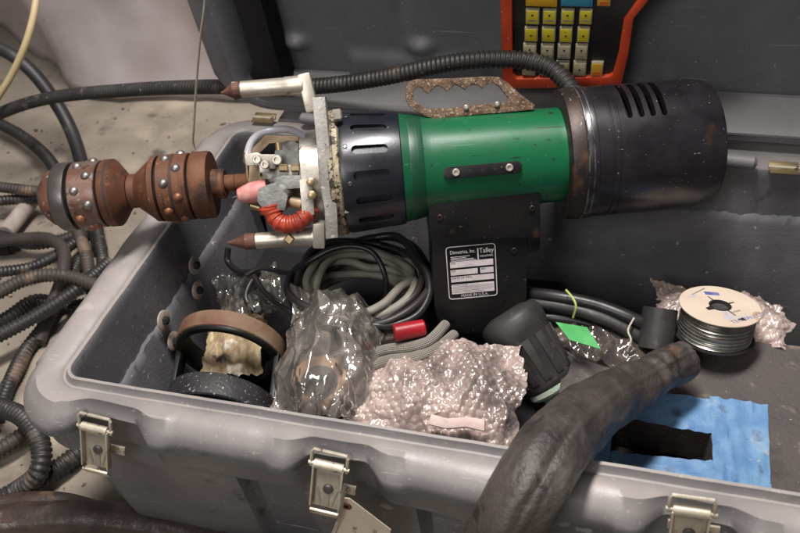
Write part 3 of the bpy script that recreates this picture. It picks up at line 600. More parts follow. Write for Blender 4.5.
# terminal box under the body
def bp(l, o=0): return [(p[0], -p[1]) for p in l]
Pp = bp([(0.3645,0.0366), (0.5197,0.0331), (0.5201,0.1176), (0.3640,0.1094)])[::-1]
bxm = T('terminal_box', prism(bp([(0.3660,0.0868), (0.5049,0.0918), (0.5000,0.2007), (0.4466,0.2517), (0.3825,0.2473), (0.3671,0.2292), (0.3633,0.1960)])[::-1], .085, BF * -.035, (1, 0, 0), -BD, .004), m_black)
T('cover_plate', prism(bp([(0.3645,0.0366), (0.5197,0.0331), (0.5203,0.1024), (0.3636,0.0927)])[::-1], .080, BF * -.022, (1, 0, 0), -BD, .0025), m_black, bxm)
T('side_flange', prism(bp([(0.5019,0.1006), (0.5218,0.1025), (0.5201,0.1268), (0.5014,0.1281)])[::-1], .03, BF * .018, (1, 0, 0), -BD, .002), m_black, bxm)
for p in ((0.3798,-0.0745,-0.0351), (0.5083,-0.0739,-0.0335), (0.4829,-0.0881,-0.0959)):
    T('cap_screw', LB([(0, .0042), (.002, .0042), (.0028, .0035), (.0028, .0022), (.0008, .002), (.0008, 0)], seg=16, org=p, d=BF), m_flange, bxm)
q00, q10, q01 = V((0.3857,-0.1119,-0.1606)), V((0.4569,-0.1117,-0.1600)), V((0.3875,-0.0837,-0.0833))
ux = (q10 - q00); uy = (q01 - q00); LWd, LHt = ux.length, uy.length; ux.normalize(); uy = (uy - ux * uy.dot(ux)).normalized(); un = ux.cross(uy)
def rr_(w, h, r, n=5, x0=0, y0=0):
    P = []
    for (cx_, cy_, a0) in ((w - r, r, -pi / 2), (w - r, h - r, 0), (r, h - r, pi / 2), (r, r, pi)):
        for k in range(n): a = a0 + pi / 2 * k / (n - 1); P.append((x0 + cx_ + r * cos(a), y0 + cy_ + r * sin(a)))
    return P
npl = T('nameplate', prism(rr_(LWd, LHt, .005), .0008, q00, ux, uy), m_black)
iw = .0012
T('nameplate_border', prism(rr_(LWd, LHt, .005), .0004, q00 + un * .0009, ux, uy, 0, [rr_(LWd - 2 * iw, LHt - 2 * iw, .004, 5, iw, iw)]), m_inkw, npl)
def fld(x0, x1, y0, y1, mt=m_inkw): T('print_field', prism([(x0 * LWd, y0 * LHt), (x1 * LWd, y0 * LHt), (x1 * LWd, y1 * LHt), (x0 * LWd, y1 * LHt)], .0004, q00 + un * .0009, ux, uy), mt, npl)
m_print = M('plate_white', (.62, .56, .56), (.50, .45, .45), 60, .5)
fld(.07, .94, .60, .71, m_print); fld(.07, .62, .46, .56, m_print); fld(.67, .94, .46, .56, m_print); fld(.07, .94, .33, .43, m_print); fld(.07, .94, .10, .28, m_print)
fld(.63, .655, .72, .93); 
for k in range(4): fld(.09, (.48, .40, .55, .60)[k], .80 - .026 * k, .808 - .026 * k)
def np_(s, x, y, h, mt, sx=1): text('lettering', s, h * LHt, q00 + ux * x * LWd + uy * y * LHt + un * .0014, ux, uy, mt, tool, .0001, 'LEFT', sx).parent = npl
np_('Dimetrics, Inc.', .08, .86, .095, m_inkw, .80); np_('Talley', .67, .84, .13, m_inkw, .82); np_('INDUSTRIES', .68, .765, .045, m_inkw, .95)
np_('P/N', .09, .672, .05, m_inkk); np_('S/N', .09, .525, .05, m_inkk); np_('REV', .69, .525, .045, m_inkk); np_('DATE OF MFG.', .09, .388, .055, m_inkk)
for k in range(6): fld(.09, (.40, .92, .9, .93, .88, .74)[k], .258 - .027 * k, .266 - .027 * k, m_inkk)
np_('MADE IN U.S.A.', .25, .035, .072, m_inkw)
# strain relief plug
c0, c1 = V((0.4784,-0.1284,-0.2066)), V((0.5272,-0.1962,-0.2700)); cdv = c1 - c0; cL = cdv.length
plug = T('plug', LB([(-.022, .026), (-.018, .038), (-.013, .0455), (-.007, .0492), (.014, .0488), (.018, .0465), (cL - .010, .0405), (cL - .004, .0400), (cL, .037)], seg=64, org=c0, d=cdv), m_boot)
dd, s_, u_ = frame(cdv)
for k in range(12):
    a = 2 * pi * k / 12; rv = s_ * cos(a) + u_ * sin(a); tv = dd.cross(rv)
    T('grip_rib', prism([(.026, -.0065), (cL - .014, -.0058), (cL - .014, .0058), (.026, .0065)], .0050, c0 + rv * .0500, dd - rv * .080, tv, .0012), m_boot, plug)
T('cuff', LB([(cL - .001, .030), (cL - .001, .0385), (cL + .006, .0395), (cL + .010, .036)], seg=40, org=c0, d=cdv), m_cuff, plug)
pts = [(0.5266,-0.1984,-0.2672), (0.5479,-0.1992,-0.2783), (0.5716,-0.1870,-0.2800), (0.6036,-0.1656,-0.2795), (0.6350,-0.1443,-0.2942)]
T('braid_cuff', tube(pts, .030, 28, .0035, lambda i, s: (1, .955)[i % 2]), m_cuff, plug)
tool.location, tool.rotation_euler = tl, tr

# ---------------------------------------------------------------- remote keypad standing in the lid
KO = V((0, .632, .415)); KU = V((0, -.16, 1)).normalized(); KX = V((1, 0, 0)); KN = KX.cross(KU).normalized()
pend = thing('keypad_pendant', 'orange framed black keypad pendant with yellow and beige keys, standing in the lid', 'keypad', (.55, .66, .41))
pend_loc = V((.55, .66, .41))
def K(name, bm, mat, par=None, sm=35):
    bmesh.ops.translate(bm, verts=bm.verts, vec=-pend_loc); return obj(name, bm, mat, par or pend, sm)
ko = [(0.4615,0.0276), (0.4552,0.0393), (0.4550,0.1854), (0.4546,0.2936), (0.7615,0.2965), (0.7191,0.2614), (0.6634,0.1987), (0.6453,0.1657), (0.6442,0.1073), (0.6396,0.0495), (0.6311,0.0431)]
ki = [(0.4777,0.0487), (0.4715,0.0601), (0.4726,0.1860), (0.4708,0.2822), (0.7396,0.2854), (0.7099,0.2570), (0.6500,0.1982), (0.6319,0.1619), (0.6299,0.1065), (0.6247,0.0657), (0.6176,0.0615)]
K('housing', prism(ko[::-1], .040, KO - KN * .044, KX, KU, .004), m_kpanel)
K('frame', prism(ko[::-1], .014, KO - KN * .006, KX, KU, .003, [ki[::-1]]), m_korange)
K('panel', prism(ki[::-1], .006, KO - KN * .006, KX, KU), m_kpanel)
keys = [
 ([((0.4917,0.1494), (0.5119,0.1748)), ((0.5167,0.1504), (0.5364,0.1749)), ((0.5430,0.1515), (0.5620,0.1758)), ((0.5689,0.1526), (0.5874,0.1767))], 'yellow_key', m_yel, 1),
 ([((0.4902,0.1192), (0.5102,0.1432)), ((0.5158,0.1196), (0.5360,0.1443)), ((0.5419,0.1199), (0.5607,0.1454)), ((0.5677,0.1212), (0.5858,0.1465))], 'yellow_key', m_yel, 0),
 ([((0.4880,0.0878), (0.5084,0.1138)), ((0.5149,0.0884), (0.5347,0.1142)), ((0.5400,0.0898), (0.5599,0.1155)), ((0.5663,0.0903), (0.5848,0.1167))], 'beige_key', m_bei, 1),
 ([((0.4864,0.0551), (0.5073,0.0814)), ((0.5131,0.0568), (0.5333,0.0829)), ((0.5387,0.0584), (0.5591,0.0843)), ((0.5648,0.0591), (0.5845,0.0858))], 'beige_key', m_bei, 0),
 ([((0.5914,0.0598), (0.6097,0.0863)), ((0.5925,0.1835), (0.6114,0.2065))], 'amber_key', m_yelb, 1),
 ([((0.4916,0.1800), (0.5368,0.2059))], 'amber_label', m_yelb, 0), ([((0.5419,0.1817), (0.5867,0.2073))], 'blue_label', m_kblue, 0),
 ([((0.4929,0.2094), (0.5124,0.2320)), ((0.5184,0.2101), (0.5373,0.2325)), ((0.5436,0.2108), (0.5619,0.2331)), ((0.5685,0.2116), (0.5863,0.2337))], 'yellow_key', m_yel, 0)]
for lst, nm, mt, legend in keys:
    for (a, b) in lst:
        w, h = b[0] - a[0], b[1] - a[1]; ctr = KO + KX * (a[0] + b[0]) / 2 + KU * (a[1] + b[1]) / 2
        Rk = basis(KX, KU, KN)
        ky = K(nm, BX(ctr + KN * .003, (w, h, .006), Rk, .0012), m_key if 'label' not in nm else mt)
        K('key_face', BX(ctr + KN * .0063, (w * .84, h * .84, .0016), Rk, .0004), mt, ky)
        if 'label' not in nm:
            if nm != 'amber_key': K('key_lamp', LB([(0, .0016), (.0008, .0016), (.001, .001)], seg=12, org=ctr + KN * .0070 + KU * h * (.16 if legend else -.02), d=KN), m_inkk, ky)
            if legend:
                for q in range(1 if nm == 'yellow_key' else 2):
                    bmq = bmesh.new()
                    for c_ in range(5): box(bmq, ctr + KN * .0072 + KX * w * (-.24 + .12 * c_) + KU * h * (-.20 - .15 * q), (w * .095, h * .11, .0005), Rk)
                    K('key_print', bmq, m_inkd if nm != 'amber_key' else m_korange, ky, 0)

# ---------------------------------------------------------------- hoses and cables outside the case
def hose(name, P, r, mat, label, cat, group=None, kind='c', pitch=.0085, dp=.16):
    bm = conduit(P, r, pitch, 14, dp) if kind == 'c' else tube(P, r, 18, .008)
    return tag(obj(name, bm, mat, None, 60 if kind == 's' else 50), label, cat, group)
hose('corrugated_conduit', [(-0.9811,0.8000,0.0747), (-0.7621,0.8000,0.1892), (-0.5505,0.7600,0.2749), (-0.3056,0.7100,0.3389), (-0.1153,0.6600,0.3862), (0.0281,0.6200,0.4181), (0.1498,0.6000,0.4390), (0.2622,0.5850,0.4691), (0.3650,0.5750,0.5032), (0.4286,0.5700,0.5176), (0.4895,0.5650,0.5234), (0.5320,0.5550,0.5197), (0.5606,0.5350,0.5081), (0.5810,0.5100,0.4913), (0.6021,0.4800,0.4650)], .0138, m_hose, 'black corrugated conduit running along the back of the case over the top of the tool', 'conduit', pitch=.0078)
hose('smooth_black_hose', [(-0.9441,0.9500,0.3485), (-0.8367,0.9432,0.3000), (-0.7907,0.9588,0.2600), (-0.7408,0.9517,0.2100), (-0.6831,0.9182,0.1500), (-0.6410,0.8803,0.1000), (-0.5862,0.8091,0.0600), (-0.5210,0.7109,0.0220), (-0.4136,0.5697,0.0200)], .0165, m_rubber, 'thick smooth black hose curving down to the floor behind the mandrel', 'hose', kind='s')
hose('cream_hose', [(-0.5974,0.9473,0.5000), (-0.5957,0.8989,0.4500), (-0.5970,0.8582,0.4100), (-0.6154,0.8174,0.3600), (-0.6610,0.7901,0.3000), (-0.7202,0.7653,0.2400)], .0075, m_cream, 'cream coloured hose hanging across the top left corner', 'hose', kind='s')
g = 'conduits and hoses heaped on the floor left of the case'
fl_h = [
 ([(-1.0578,1.0137,0.0600), (-0.9500,0.9721,0.0500), (-0.8421,0.9230,0.0500), (-0.7220,0.8465,0.0600), (-0.6454,0.7862,0.0500), (-0.5908,0.7250,0.0300), (-0.5212,0.6395,0.0200)], .0135, m_hose, 'black corrugated conduit dropping from the left edge to behind the mandrel'),
 ([(-0.8026,0.6831,0.0800), (-0.7084,0.6701,0.0850), (-0.6401,0.6683,0.0850), (-0.6005,0.6730,0.0800), (-0.5430,0.6849,0.0600)], .0110, m_hosed, 'upper of two thin corrugated conduits at the left edge beside the mandrel nose'),
 ([(-0.7632,0.6157,0.0600), (-0.7092,0.6523,0.0580), (-0.6549,0.6703,0.0560), (-0.6094,0.6819,0.0550), (-0.5488,0.7026,0.0400)], .0110, m_hose, 'lower of two thin corrugated conduits at the left edge beside the mandrel nose'),
 ([(-0.5127,0.2988,0.0900), (-0.4860,0.3501,0.0900), (-0.4475,0.3911,0.0950), (-0.4006,0.4104,0.0950), (-0.3453,0.4209,0.0800), (-0.2700,0.4188,0.0500)], .0125, m_hosed, 'dusty brown corrugated conduit arching over the heap to the case side'),
 ([(-0.4697,0.2264,0.0700), (-0.4345,0.2630,0.0700), (-0.3884,0.3289,0.0700), (-0.3560,0.4061,0.0650), (-0.3431,0.5082,0.0500)], .0125, m_hose, 'black corrugated conduit crossing diagonally up to the case side'),
 ([(-0.3637,0.1186,0.0200), (-0.4028,0.2527,0.0200), (-0.4050,0.3425,0.0220), (-0.4105,0.4187,0.0300), (-0.4411,0.5325,0.0200)], .0120, m_hose, 'black corrugated conduit lying lowest on the floor along the case side'),
 ([(-0.6313,0.4268,0.0450), (-0.5707,0.4460,0.0450), (-0.5118,0.4711,0.0450), (-0.4709,0.5133,0.0500), (-0.4554,0.5904,0.0400)], .0105, m_hose, 'thin black corrugated conduit below the pale pipe stub'),
 ([(-0.5274,0.6740,0.0500), (-0.4627,0.5842,0.0500), (-0.4089,0.5231,0.0500), (-0.3661,0.4602,0.0400), (-0.3246,0.4000,0.0200)], .0115, m_hosed, 'short brown corrugated conduit hanging behind the case rim under the mandrel'),
 ([(-0.4781,0.6698,0.0300), (-0.4392,0.6117,0.0300), (-0.3892,0.5424,0.0300), (-0.3299,0.4572,0.0200)], .0115, m_hose, 'black corrugated conduit close against the case rim under the mandrel'),
 ([(-0.4072,0.1349,0.0600), (-0.3220,0.1125,0.0750), (-0.2648,0.0965,0.0850), (-0.2188,0.0706,0.0850), (-0.1920,0.0399,0.0750), (-0.1946,0.0131,0.0550), (-0.2393,-0.0031,0.0200)], .0145, m_hose, 'loop of black corrugated conduit bulging towards the case corner'),
 ([(-0.2911,-0.0503,0.0200), (-0.2547,-0.0205,0.0220), (-0.2147,0.0123,0.0300), (-0.1824,0.0532,0.0300), (-0.1603,0.1148,0.0200)], .0140, m_hose, 'black corrugated conduit running under the case corner by the brown cable'),
 ([(-0.3435,0.0275,0.0300), (-0.3034,0.0580,0.0350), (-0.2824,0.0909,0.0350), (-0.2789,0.1457,0.0200), (-0.2867,0.2043,0.0160)], .0125, m_hosed, 'dusty conduit tucked behind the bulging conduit loop'),
 ([(-0.7537,0.5815,0.0300), (-0.6571,0.5620,0.0350), (-0.5644,0.5431,0.0400), (-0.5086,0.5711,0.0350), (-0.4575,0.6456,0.0200)], .0115, m_hose, 'dark conduit passing under the pale pipe stub and the mandrel nose'),
 ([(-0.5541,0.3049,0.0200), (-0.5019,0.3472,0.0200), (-0.4695,0.4044,0.0200), (-0.3870,0.4029,0.0180), (-0.3332,0.4293,0.0180)], .0115, m_hose, 'dark conduit flat on the floor below the arching dusty one'),
 ([(-0.4098,0.1099,0.0200), (-0.3919,0.1675,0.0200), (-0.3905,0.2153,0.0200), (-0.4062,0.2776,0.0200)], .0120, m_hosed, 'short dusty conduit rising at the left edge beside the case corner'),
]
for P, r, mt, lb in fl_h: hose('corrugated_conduit', P, r * 1.14, mt, lb, 'conduit', g)
hose('brown_hose', [(-0.6472,0.5219,0.0500), (-0.5541,0.5414,0.0600), (-0.4894,0.5329,0.0700), (-0.4407,0.5017,0.0700), (-0.4097,0.4377,0.0600), (-0.4111,0.3754,0.0300), (-0.3936,0.2965,0.0160)], .0130, m_rubbr, 'smooth brown rubber hose bent over in the heap of conduits', 'hose', g, 's')
tag(obj('pipe_stub', rod((-0.6516,0.5768,0.0350), (-0.6607,0.6930,0.0350), .018, 24, .003), m_white), 'pale dirty pipe stub under the two thin conduits', 'pipe')
tag(obj('black_fitting', LB([(0, .012), (.01, .016), (.03, .016), (.033, .012), (.05, .012)], seg=20, org=(-0.6538,0.5320,0.0200), d=(1, .5, 0)), m_dark), 'black hose fitting at the left edge below the pale pipe stub', 'fitting')
def lump(s, a): return .0022 * fbm((s * 9, cos(a) * 1.1, sin(a) * 1.1), 1.6, 3) + .0022 * sin(s * 95 + 2 * cos(a)) * max(0, fbm((s * 4, cos(a), 3), 1)) 
tag(obj('leather_cable', tube([(-0.3005,-0.1013,0.0350), (-0.2180,-0.0638,0.0350), (-0.1267,-0.0382,0.0350), (-0.0317,-0.0206,0.0350), (0.0600,-0.0161,0.0360), (0.1547,-0.0251,0.0370), (0.2751,-0.0543,0.0370)], .027, 36, .005, None, True, None, False, lump), m_greased, None, 180), 'shiny brown leather sheathed cable lying across the bottom left', 'cable')
tag(obj('leather_cable', tube([(-0.3200,-0.0799,0.0300), (-0.2371,-0.0400,0.0300), (-0.1774,-0.0190,0.0300), (-0.1197,-0.0121,0.0260), (-0.0567,-0.0169,0.0200)], .020, 30, .005, None, True, None, False, lump), m_greased, None, 180), 'smaller brown cable just behind the shiny leather sheathed one', 'cable')
tag(obj('lid_cord', tube([(0.0594,0.5000,0.7192), (0.0284,0.5100,0.6270), (-0.0038,0.5200,0.5564), (-0.0486,0.5400,0.4537), (-0.0853,0.5600,0.3695), (-0.1044,0.5700,0.3253), (-0.1045,0.5700,0.3033)], .0019, 8, .01), m_string), 'thin frayed cord hanging straight down in front of the left lid edge', 'cord')

# ---------------------------------------------------------------- contents of the case
ins = tag(obj('foam_block', BX((.30, .275, .09), (.56, .46, .10), None, .006), m_dark), 'black foam block on the bottom of the case under the hoses and bags', 'foam')
# slotted ring guard: two upright bands joined by flat struts
rloc = V((.112, .200, .232)); Rg = .080
rg = thing('ring_guard', 'rust edged black steel ring guard with open window, in the case front left corner', 'ring', rloc)
gd, gs, gu = frame((.10, -.98, -.16))
def G(name, bm, mat): return obj(name, bm, mat, rg)
m_rred = M('rusty_band', (.13, .055, .033), (.21, .15, .095), 12, .6, .1, .2, 160)
m_speckb = M('speckled_black', (.02, .02, .021), (.034, .033, .034), 20, .45, .2, .3, 150, [((.36, .34, .34), 200, .64, .04), ((.30, .28, .28), 70, .70, .03)])
G('upper_ring', LB([(.000, Rg - .010), (.0, Rg - .001), (.002, Rg), (.030, Rg), (.032, Rg - .002), (.032, Rg - .010)], seg=72, d=gd, close=True, cap=False), m_black)
G('rust_band', LB([(.001, Rg), (.0015, Rg + .0018), (.026, Rg + .0018), (.027, Rg)], seg=72, d=gd, close=True, cap=False), m_rred)
lowo = gd * .098 + V((.012, 0, -.004))
G('lower_ring', LB([(.000, Rg - .018), (.0, Rg - .001), (.002, Rg), (.032, Rg), (.034, Rg - .002), (.034, Rg - .018)], seg=72, org=lowo, d=gd, close=True, cap=False), m_speckb)
for sx in (-1, 1):
    a = gs * (Rg - .004) * sx + gd * .02; b = a + lowo
    dq = (b - a).normalized()
    G('strut', prism([(-.014, 0), (.014, 0), (.014, (b - a).length), (-.014, (b - a).length)], .007, a - gs * .0035, gu, dq, .001), m_black)
tag(obj('white_foam_scrap', BX((0.1510,0.0737,0.2450), (.050, .022, .012), Matrix.Rotation(.2, 3, 'Z'), .003), m_foamw), 'small pale foam scrap under the front of the ring guard', 'foam scrap')
# crumpled sheets
def crumple(name, c, sx, sy, hgt, mat, label, cat, rot=0, nx=90, ny=70, amp=.02, fs=14, edge=.4, bubbles=0, seed=0, tilt=(0, 0), group=None, thick=.0008, folds=0, fac=None):
    c = V(c); bm = bmesh.new(); rows = []; cr, sr = cos(rot), sin(rot)
    for j in range(ny + 1):
        row = []
        for i in range(nx + 1):
            u, v = 2 * i / nx - 1, 2 * j / ny - 1
            wob = 1 + .16 * fbm((u * 1.2 + seed, v * 1.2, seed), 1.6)
            x, y = u * sx * wob, v * sy * wob
            d = min(1, sqrt(u * u * .8 + v * v * .8)); dome = hgt * (1 - d ** 2.4)
            p = V((x * fs / 14 * 14, y * 14, seed * 3.1))
            rid = 1 - abs(noise.noise(V((x * fs, y * fs, seed)))) * 2; rid2 = 1 - abs(noise.noise(V((x * fs * 2.3, y * fs * 2.3, seed + 9)))) * 2
            z = dome + amp * (rid - .4) + amp * .5 * (rid2 - .4)
            if fac:
                for q_, (sc_, am_) in enumerate(fac):
                    w_ = V((x * sc_ * 1.5 + .35 * noise.noise(V((x * 30, y * 30, seed))), y * sc_ * .75, seed * 1.7 + q_)); z += am_ * (noise.voronoi(w_)[0][0] - .35)
            if folds: z += folds * (1 - abs(noise.noise(V((x * 34 + 2 * noise.noise(V((x * 9, y * 9, seed))), y * 6, seed + 3)))) * 2.6)
            if bubbles:
                q = bubbles; yy = y / (q * .87); ry = floor(yy + .5); xx = x / q - .5 * (ry % 2); rx = floor(xx + .5)
                dd_ = ((xx - rx) ** 2 + ((yy - ry) * .87) ** 2) / .19
                if dd_ < 1: z += q * .30 * sqrt(1 - dd_) * (.35 + .65 * abs(noise.noise(V((rx * 1.7, ry * 1.3, seed)))) * 2)
            z += tilt[0] * x + tilt[1] * y
            row.append(bm.verts.new(c + V((x * cr - y * sr, x * sr + y * cr, z))))
        rows.append(row)
    sheet(bm, rows, thick)
    return tag(obj(name, bm, mat, None, 180 if bubbles else (22 if fac else 50)), label, cat, group)
crumple('yellowed_bag', (0.1038,0.2126,0.2050), .045, .062, .016, m_bagfill, 'yellowed dirty plastic packet seen through the ring guard', 'bag', .3, 70, 70, amp=.004, fs=16, seed=2, fac=((30, .02), (70, .006)))
crumple('clear_bag', (0.0960,0.3006,0.2250), .052, .055, .012, m_film, 'crumpled clear bag behind the ring guard by the braided hoses', 'bag', .5, 70, 70, .004, 18, seed=5, fac=((26, .022), (60, .008)))
crumple('clear_bag', (0.2849,0.1638,0.2580), .068, .095, .058, m_film, 'crinkled clear plastic bag over a brass coloured part between ring guard and bubble wrap', 'bag', .12, 150, 170, .004, 15, seed=11, tilt=(-.1, .25), fac=((13, .034), (30, .012)))
bp_ = thing('brass_coupling', 'brass coloured round coupling inside the crinkled clear bag', 'coupling', (0.2747,0.1341,0.2250))
m_coup = M('brown_coupling', (.34, .19, .09), (.22, .11, .055), 20, .4, .4, .1, 100, [((.50, .38, .24), 30, .6, .1)])
bq = V((0.2747,0.1341,0.2250))
obj('coupling_body', LB([(-.05, .036), (-.048, .040), (-.005, .040), (-.003, .030), (.006, .030), (.008, .044), (.030, .044), (.033, .040)], seg=40, d=(.1, -.25, 1)), m_coup, bp_)
obj('coupling_bore', LB([(.0332, .026), (.0337, .026), (.0337, 0)], seg=32, d=(.1, -.25, 1)), m_dark, bp_)
crumple('bubble_wrap', (0.4352,0.1455,0.2280), .122, .090, .044, m_bubble, 'pinkish bubble wrap bundle against the front rim under the plug', 'bubble wrap', .15, 230, 180, .009, 13, bubbles=.0100, seed=21, tilt=(.06, .1), fac=((16, .022), (40, .006)))
crumple('bubble_wrap', (0.8211,0.3993,0.2000), .095, .050, .030, m_bubble, 'pinkish bubble wrap showing either side of the wire spool', 'bubble wrap', -.1, 130, 70, .008, 16, bubbles=.0095, seed=31, fac=((24, .014),))
P = [(-.036, 0), (-.034, .014), (-.012, .010), (.012, .014), (.034, .012), (.036, -.004), (.012, .000), (-.012, -.004)]
tag(obj('white_foam_scrap', prism(P, .012, V((0.4824,0.0774,0.2720)), V((1, .1, 0)), V((0, .8, .5)), .002), m_foamw), 'white foam strip on the front edge of the bubble wrap bundle', 'foam scrap')
# coiled hoses
def coil(c, R, turns, z0, dz, jit, ph, ex=1, tail=None):
    P = []; n = int(turns * 18)
    for i in range(n + 1):
        a = ph + 2 * pi * i / 18; k = i / n
        rr = R * (1 + jit * fbm((cos(a * .31) * 2, i * .05, ph), 1.3) + .10 * (k - .5))
        P.append(V(c) + V((cos(a) * rr * ex, sin(a) * rr, z0 + dz * k + .010 * sin(a * 2.1 + ph) + .006 * fbm((i * .13, ph, 0), 1))))
    return P + (tail or [])
cc = V((0.1824,0.5284,0.0000)); cc = V((.285, .300, 0))
tag(obj('braided_hose', tube(coil(cc, .088, 5.6, .215, .055, .24, 2.2, 1.08), .0060, 14, .006), m_braid, None, 60), 'grey steel braided hose coiled in the middle of the case', 'hose', 'hoses coiled in the case')
tag(obj('pale_hose', tube(coil(cc + V((.002, .006, 0)), .064, 4.6, .238, .055, .24, .6, 1.18), .0064, 14, .006), m_braidlt, None, 60), 'pale cloth covered hose coiled on top of the grey braided hose', 'hose', 'hoses coiled in the case')
tag(obj('black_cable', tube(coil(cc + V((.004, .0, 0)), .092, 3.7, .248, .05, .22, 3.7, 1.06), .0060, 14, .006), m_cable, None, 60), 'black cable coiled together with the braided hoses', 'cable', 'hoses coiled in the case')
tag(obj('brown_cable', tube(coil(cc + V((.002, .004, 0)), .090, 2.4, .268, .022, .20, 1.2, 1.08), .0058, 14, .006), m_cableb, None, 60), 'brown cable lying on top of the coiled hoses', 'cable', 'hoses coiled in the case')
tag(obj('thin_black_cable', tube([(0.0984,0.3027,0.2700), (0.1240,0.3123,0.2800), (0.1753,0.3036,0.2850), (0.2081,0.3066,0.3100), (0.2406,0.3223,0.3250), (0.2735,0.3309,0.3300), (0.3052,0.3279,0.3250), (0.3271,0.3087,0.3050), (0.3303,0.2957,0.2700), (0.3159,0.2910,0.2400)], .0042, 12, .005), m_cable, None, 60), 'glossy thin black cable standing in an arch over the coiled hoses', 'cable')
tag(obj('thin_black_cable', tube([(0.0428,0.3594,0.2700), (0.0432,0.3471,0.2500), (0.0730,0.3273,0.2500), (0.1101,0.3203,0.2620), (0.1066,0.2938,0.2600), (0.1064,0.2722,0.2500), (0.1250,0.2542,0.2400)], .0052, 12, .005), m_cable, None, 60), 'black cable hooking down from below the lower rusty point', 'cable')
tag(obj('thin_black_cable', tube([(0.1152,0.2977,0.2750), (0.1416,0.2709,0.2700), (0.1762,0.2481,0.2680), (0.2128,0.2351,0.2660), (0.2353,0.2406,0.2600)], .0046, 12, .005), m_cable, None, 60), 'black cable slanting in front of the coil towards the clear bag', 'cable')
tag(obj('braided_hose', tube([(0.3168,0.1608,0.2680), (0.3590,0.1846,0.2750), (0.3936,0.1919,0.2800), (0.4182,0.2095,0.2800), (0.4292,0.2616,0.2600)], .0078, 16, .005), m_braid, None, 60), 'upper of two steel braided hose ends beside the red cap', 'hose', 'braided hose ends by the red cap')
tag(obj('braided_hose', tube([(0.3181,0.1442,0.2620), (0.3620,0.1708,0.2680), (0.3984,0.1812,0.2720), (0.4272,0.2050,0.2700), (0.4438,0.2535,0.2500)], .0078, 16, .005), m_braid, None, 60), 'lower of two steel braided hose ends beside the red cap', 'hose', 'braided hose ends by the red cap')
a, b = V((0.3706,0.1978,0.2980)), V((0.4100,0.2180,0.2960))
tag(obj('red_cap', LB([(0, .011), (.002, .0125), ((b - a).length * .8, .0118), ((b - a).length - .002, .0115), ((b - a).length, .009)], seg=28, org=a, d=b - a), m_redcap), 'red plastic cap poking out beside the clear bag', 'cap')
# dusty board with a taped opening, right half of the case
DZ = .205
bt = [(0.6775,0.1149,0.2090), (0.8081,0.1374,0.2090), (0.7958,0.1824,0.2090), (0.6937,0.1762,0.2090)]
deck = thing('padded_board', 'dusty black padded board with a rectangular opening, right half of the case', 'board', (.85, .2, DZ))
dl = V((.85, .2, DZ))
def D(name, bm, mat, par=None, sm=35):
    bmesh.ops.translate(bm, verts=bm.verts, vec=-dl); return obj(name, bm, mat, par or deck, sm)
hx = [(.672, .122), (.806, .134), (.800, .178), (.678, .182)]
D('board', prism([(.60, -.002), (1.22, -.002), (1.22, .365), (.60, .345)], .012, (0, 0, DZ - .012), (1, 0, 0), (0, 1, 0), 0, [hx]), m_deck)
D('opening_lining', prism([(a + (a - .76) * .02, b + (b - .135) * .02) for a, b in hx], .05, (0, 0, DZ - .062), (1, 0, 0), (0, 1, 0), 0, [hx]), m_deck)
def tape(poly, nm='tape_strip', z=DZ):
    (p0, p1, p2, p3) = [V((*p, 0)) for p in poly]; bm = bmesh.new(); rows = []
    n1, n2 = 26, 16
    for j in range(n2 + 1):
        row = []
        for i in range(n1 + 1):
            u, v = i / n1, j / n2; p = p0.lerp(p1, u).lerp(p3.lerp(p2, u), v)
            e = .0028 * (1 - abs(noise.noise(V((p.x * 60, p.y * 45, z * 90)))) * 3) + .001
            row.append(bm.verts.new((p.x + .0015 * noise.noise(p * 90), p.y + .0015 * noise.noise(p * 80 + V((5, 5, 5))), z + .0015 + max(0, e))))
        rows.append(row)
    sheet(bm, rows, .0007); D(nm, bm, m_blue, None, 30)
tape([(.640, .181), (.832, .174), (.832, .232), (.650, .236)])
tape([(.803, .052), (.866, .044), (.874, .236), (.800, .236)], z=DZ + .002)
tape([(.640, .076), (.850, .084), (.818, .133), (.650, .120)], z=DZ + .001)
tape([(.645, .07), (.672, .07), (.678, .20), (.650, .20)], z=DZ + .003)
tag(obj('rubble', BX((.76, .14, .135), (.20, .10, .008), None, .002), M('rubble_dark', (.012, .009, .008), (.05, .035, .025), 60, .8, 0, .5, 120, [((.2, .14, .1), 150, .68, .03)])), 'dark gritty packing visible down in the taped opening', 'packing')
# wire spool leaning back on the board
sc = V((0.8054,0.3445,0.2780)); ax_ = V((.02, .26, 1)).normalized()
sp = thing('wire_spool', 'spool of steel wire with printed card flange, behind the leather sleeve', 'wire spool', sc)
Rs = .0545; hs = .047
obj('card_flange', LB([(-.0012, Rs), (-.0006, Rs + .0006), (.0006, Rs + .0006), (.0012, Rs), (.0012, .013), (-.0012, .013)], seg=72, d=ax_, close=True, cap=False), m_spoolc, sp)
obj('card_flange', LB([(-hs - .0012, Rs), (-hs, Rs + .0006), (-hs + .0012, Rs), (-hs + .0012, .0), ], seg=72, d=ax_), m_dark, sp)
prf = []
nt_ = 22
for i in range(nt_):
    z0 = -hs + .002 + (hs - .004) * i / nt_; dz = (hs - .004) / nt_; rw = Rs - .0045 - .0010 * (i % 3 == 1) + .0006 * sin(i * 2.3)
    prf += [(z0 + dz * .05, rw - .0006), (z0 + dz * .5, rw + .0004)]
obj('wire_winding', LB(prf, seg=72, d=ax_), m_wire, sp)
dx_, sx_, ux_ = frame(ax_)
bmw = bmesh.new()
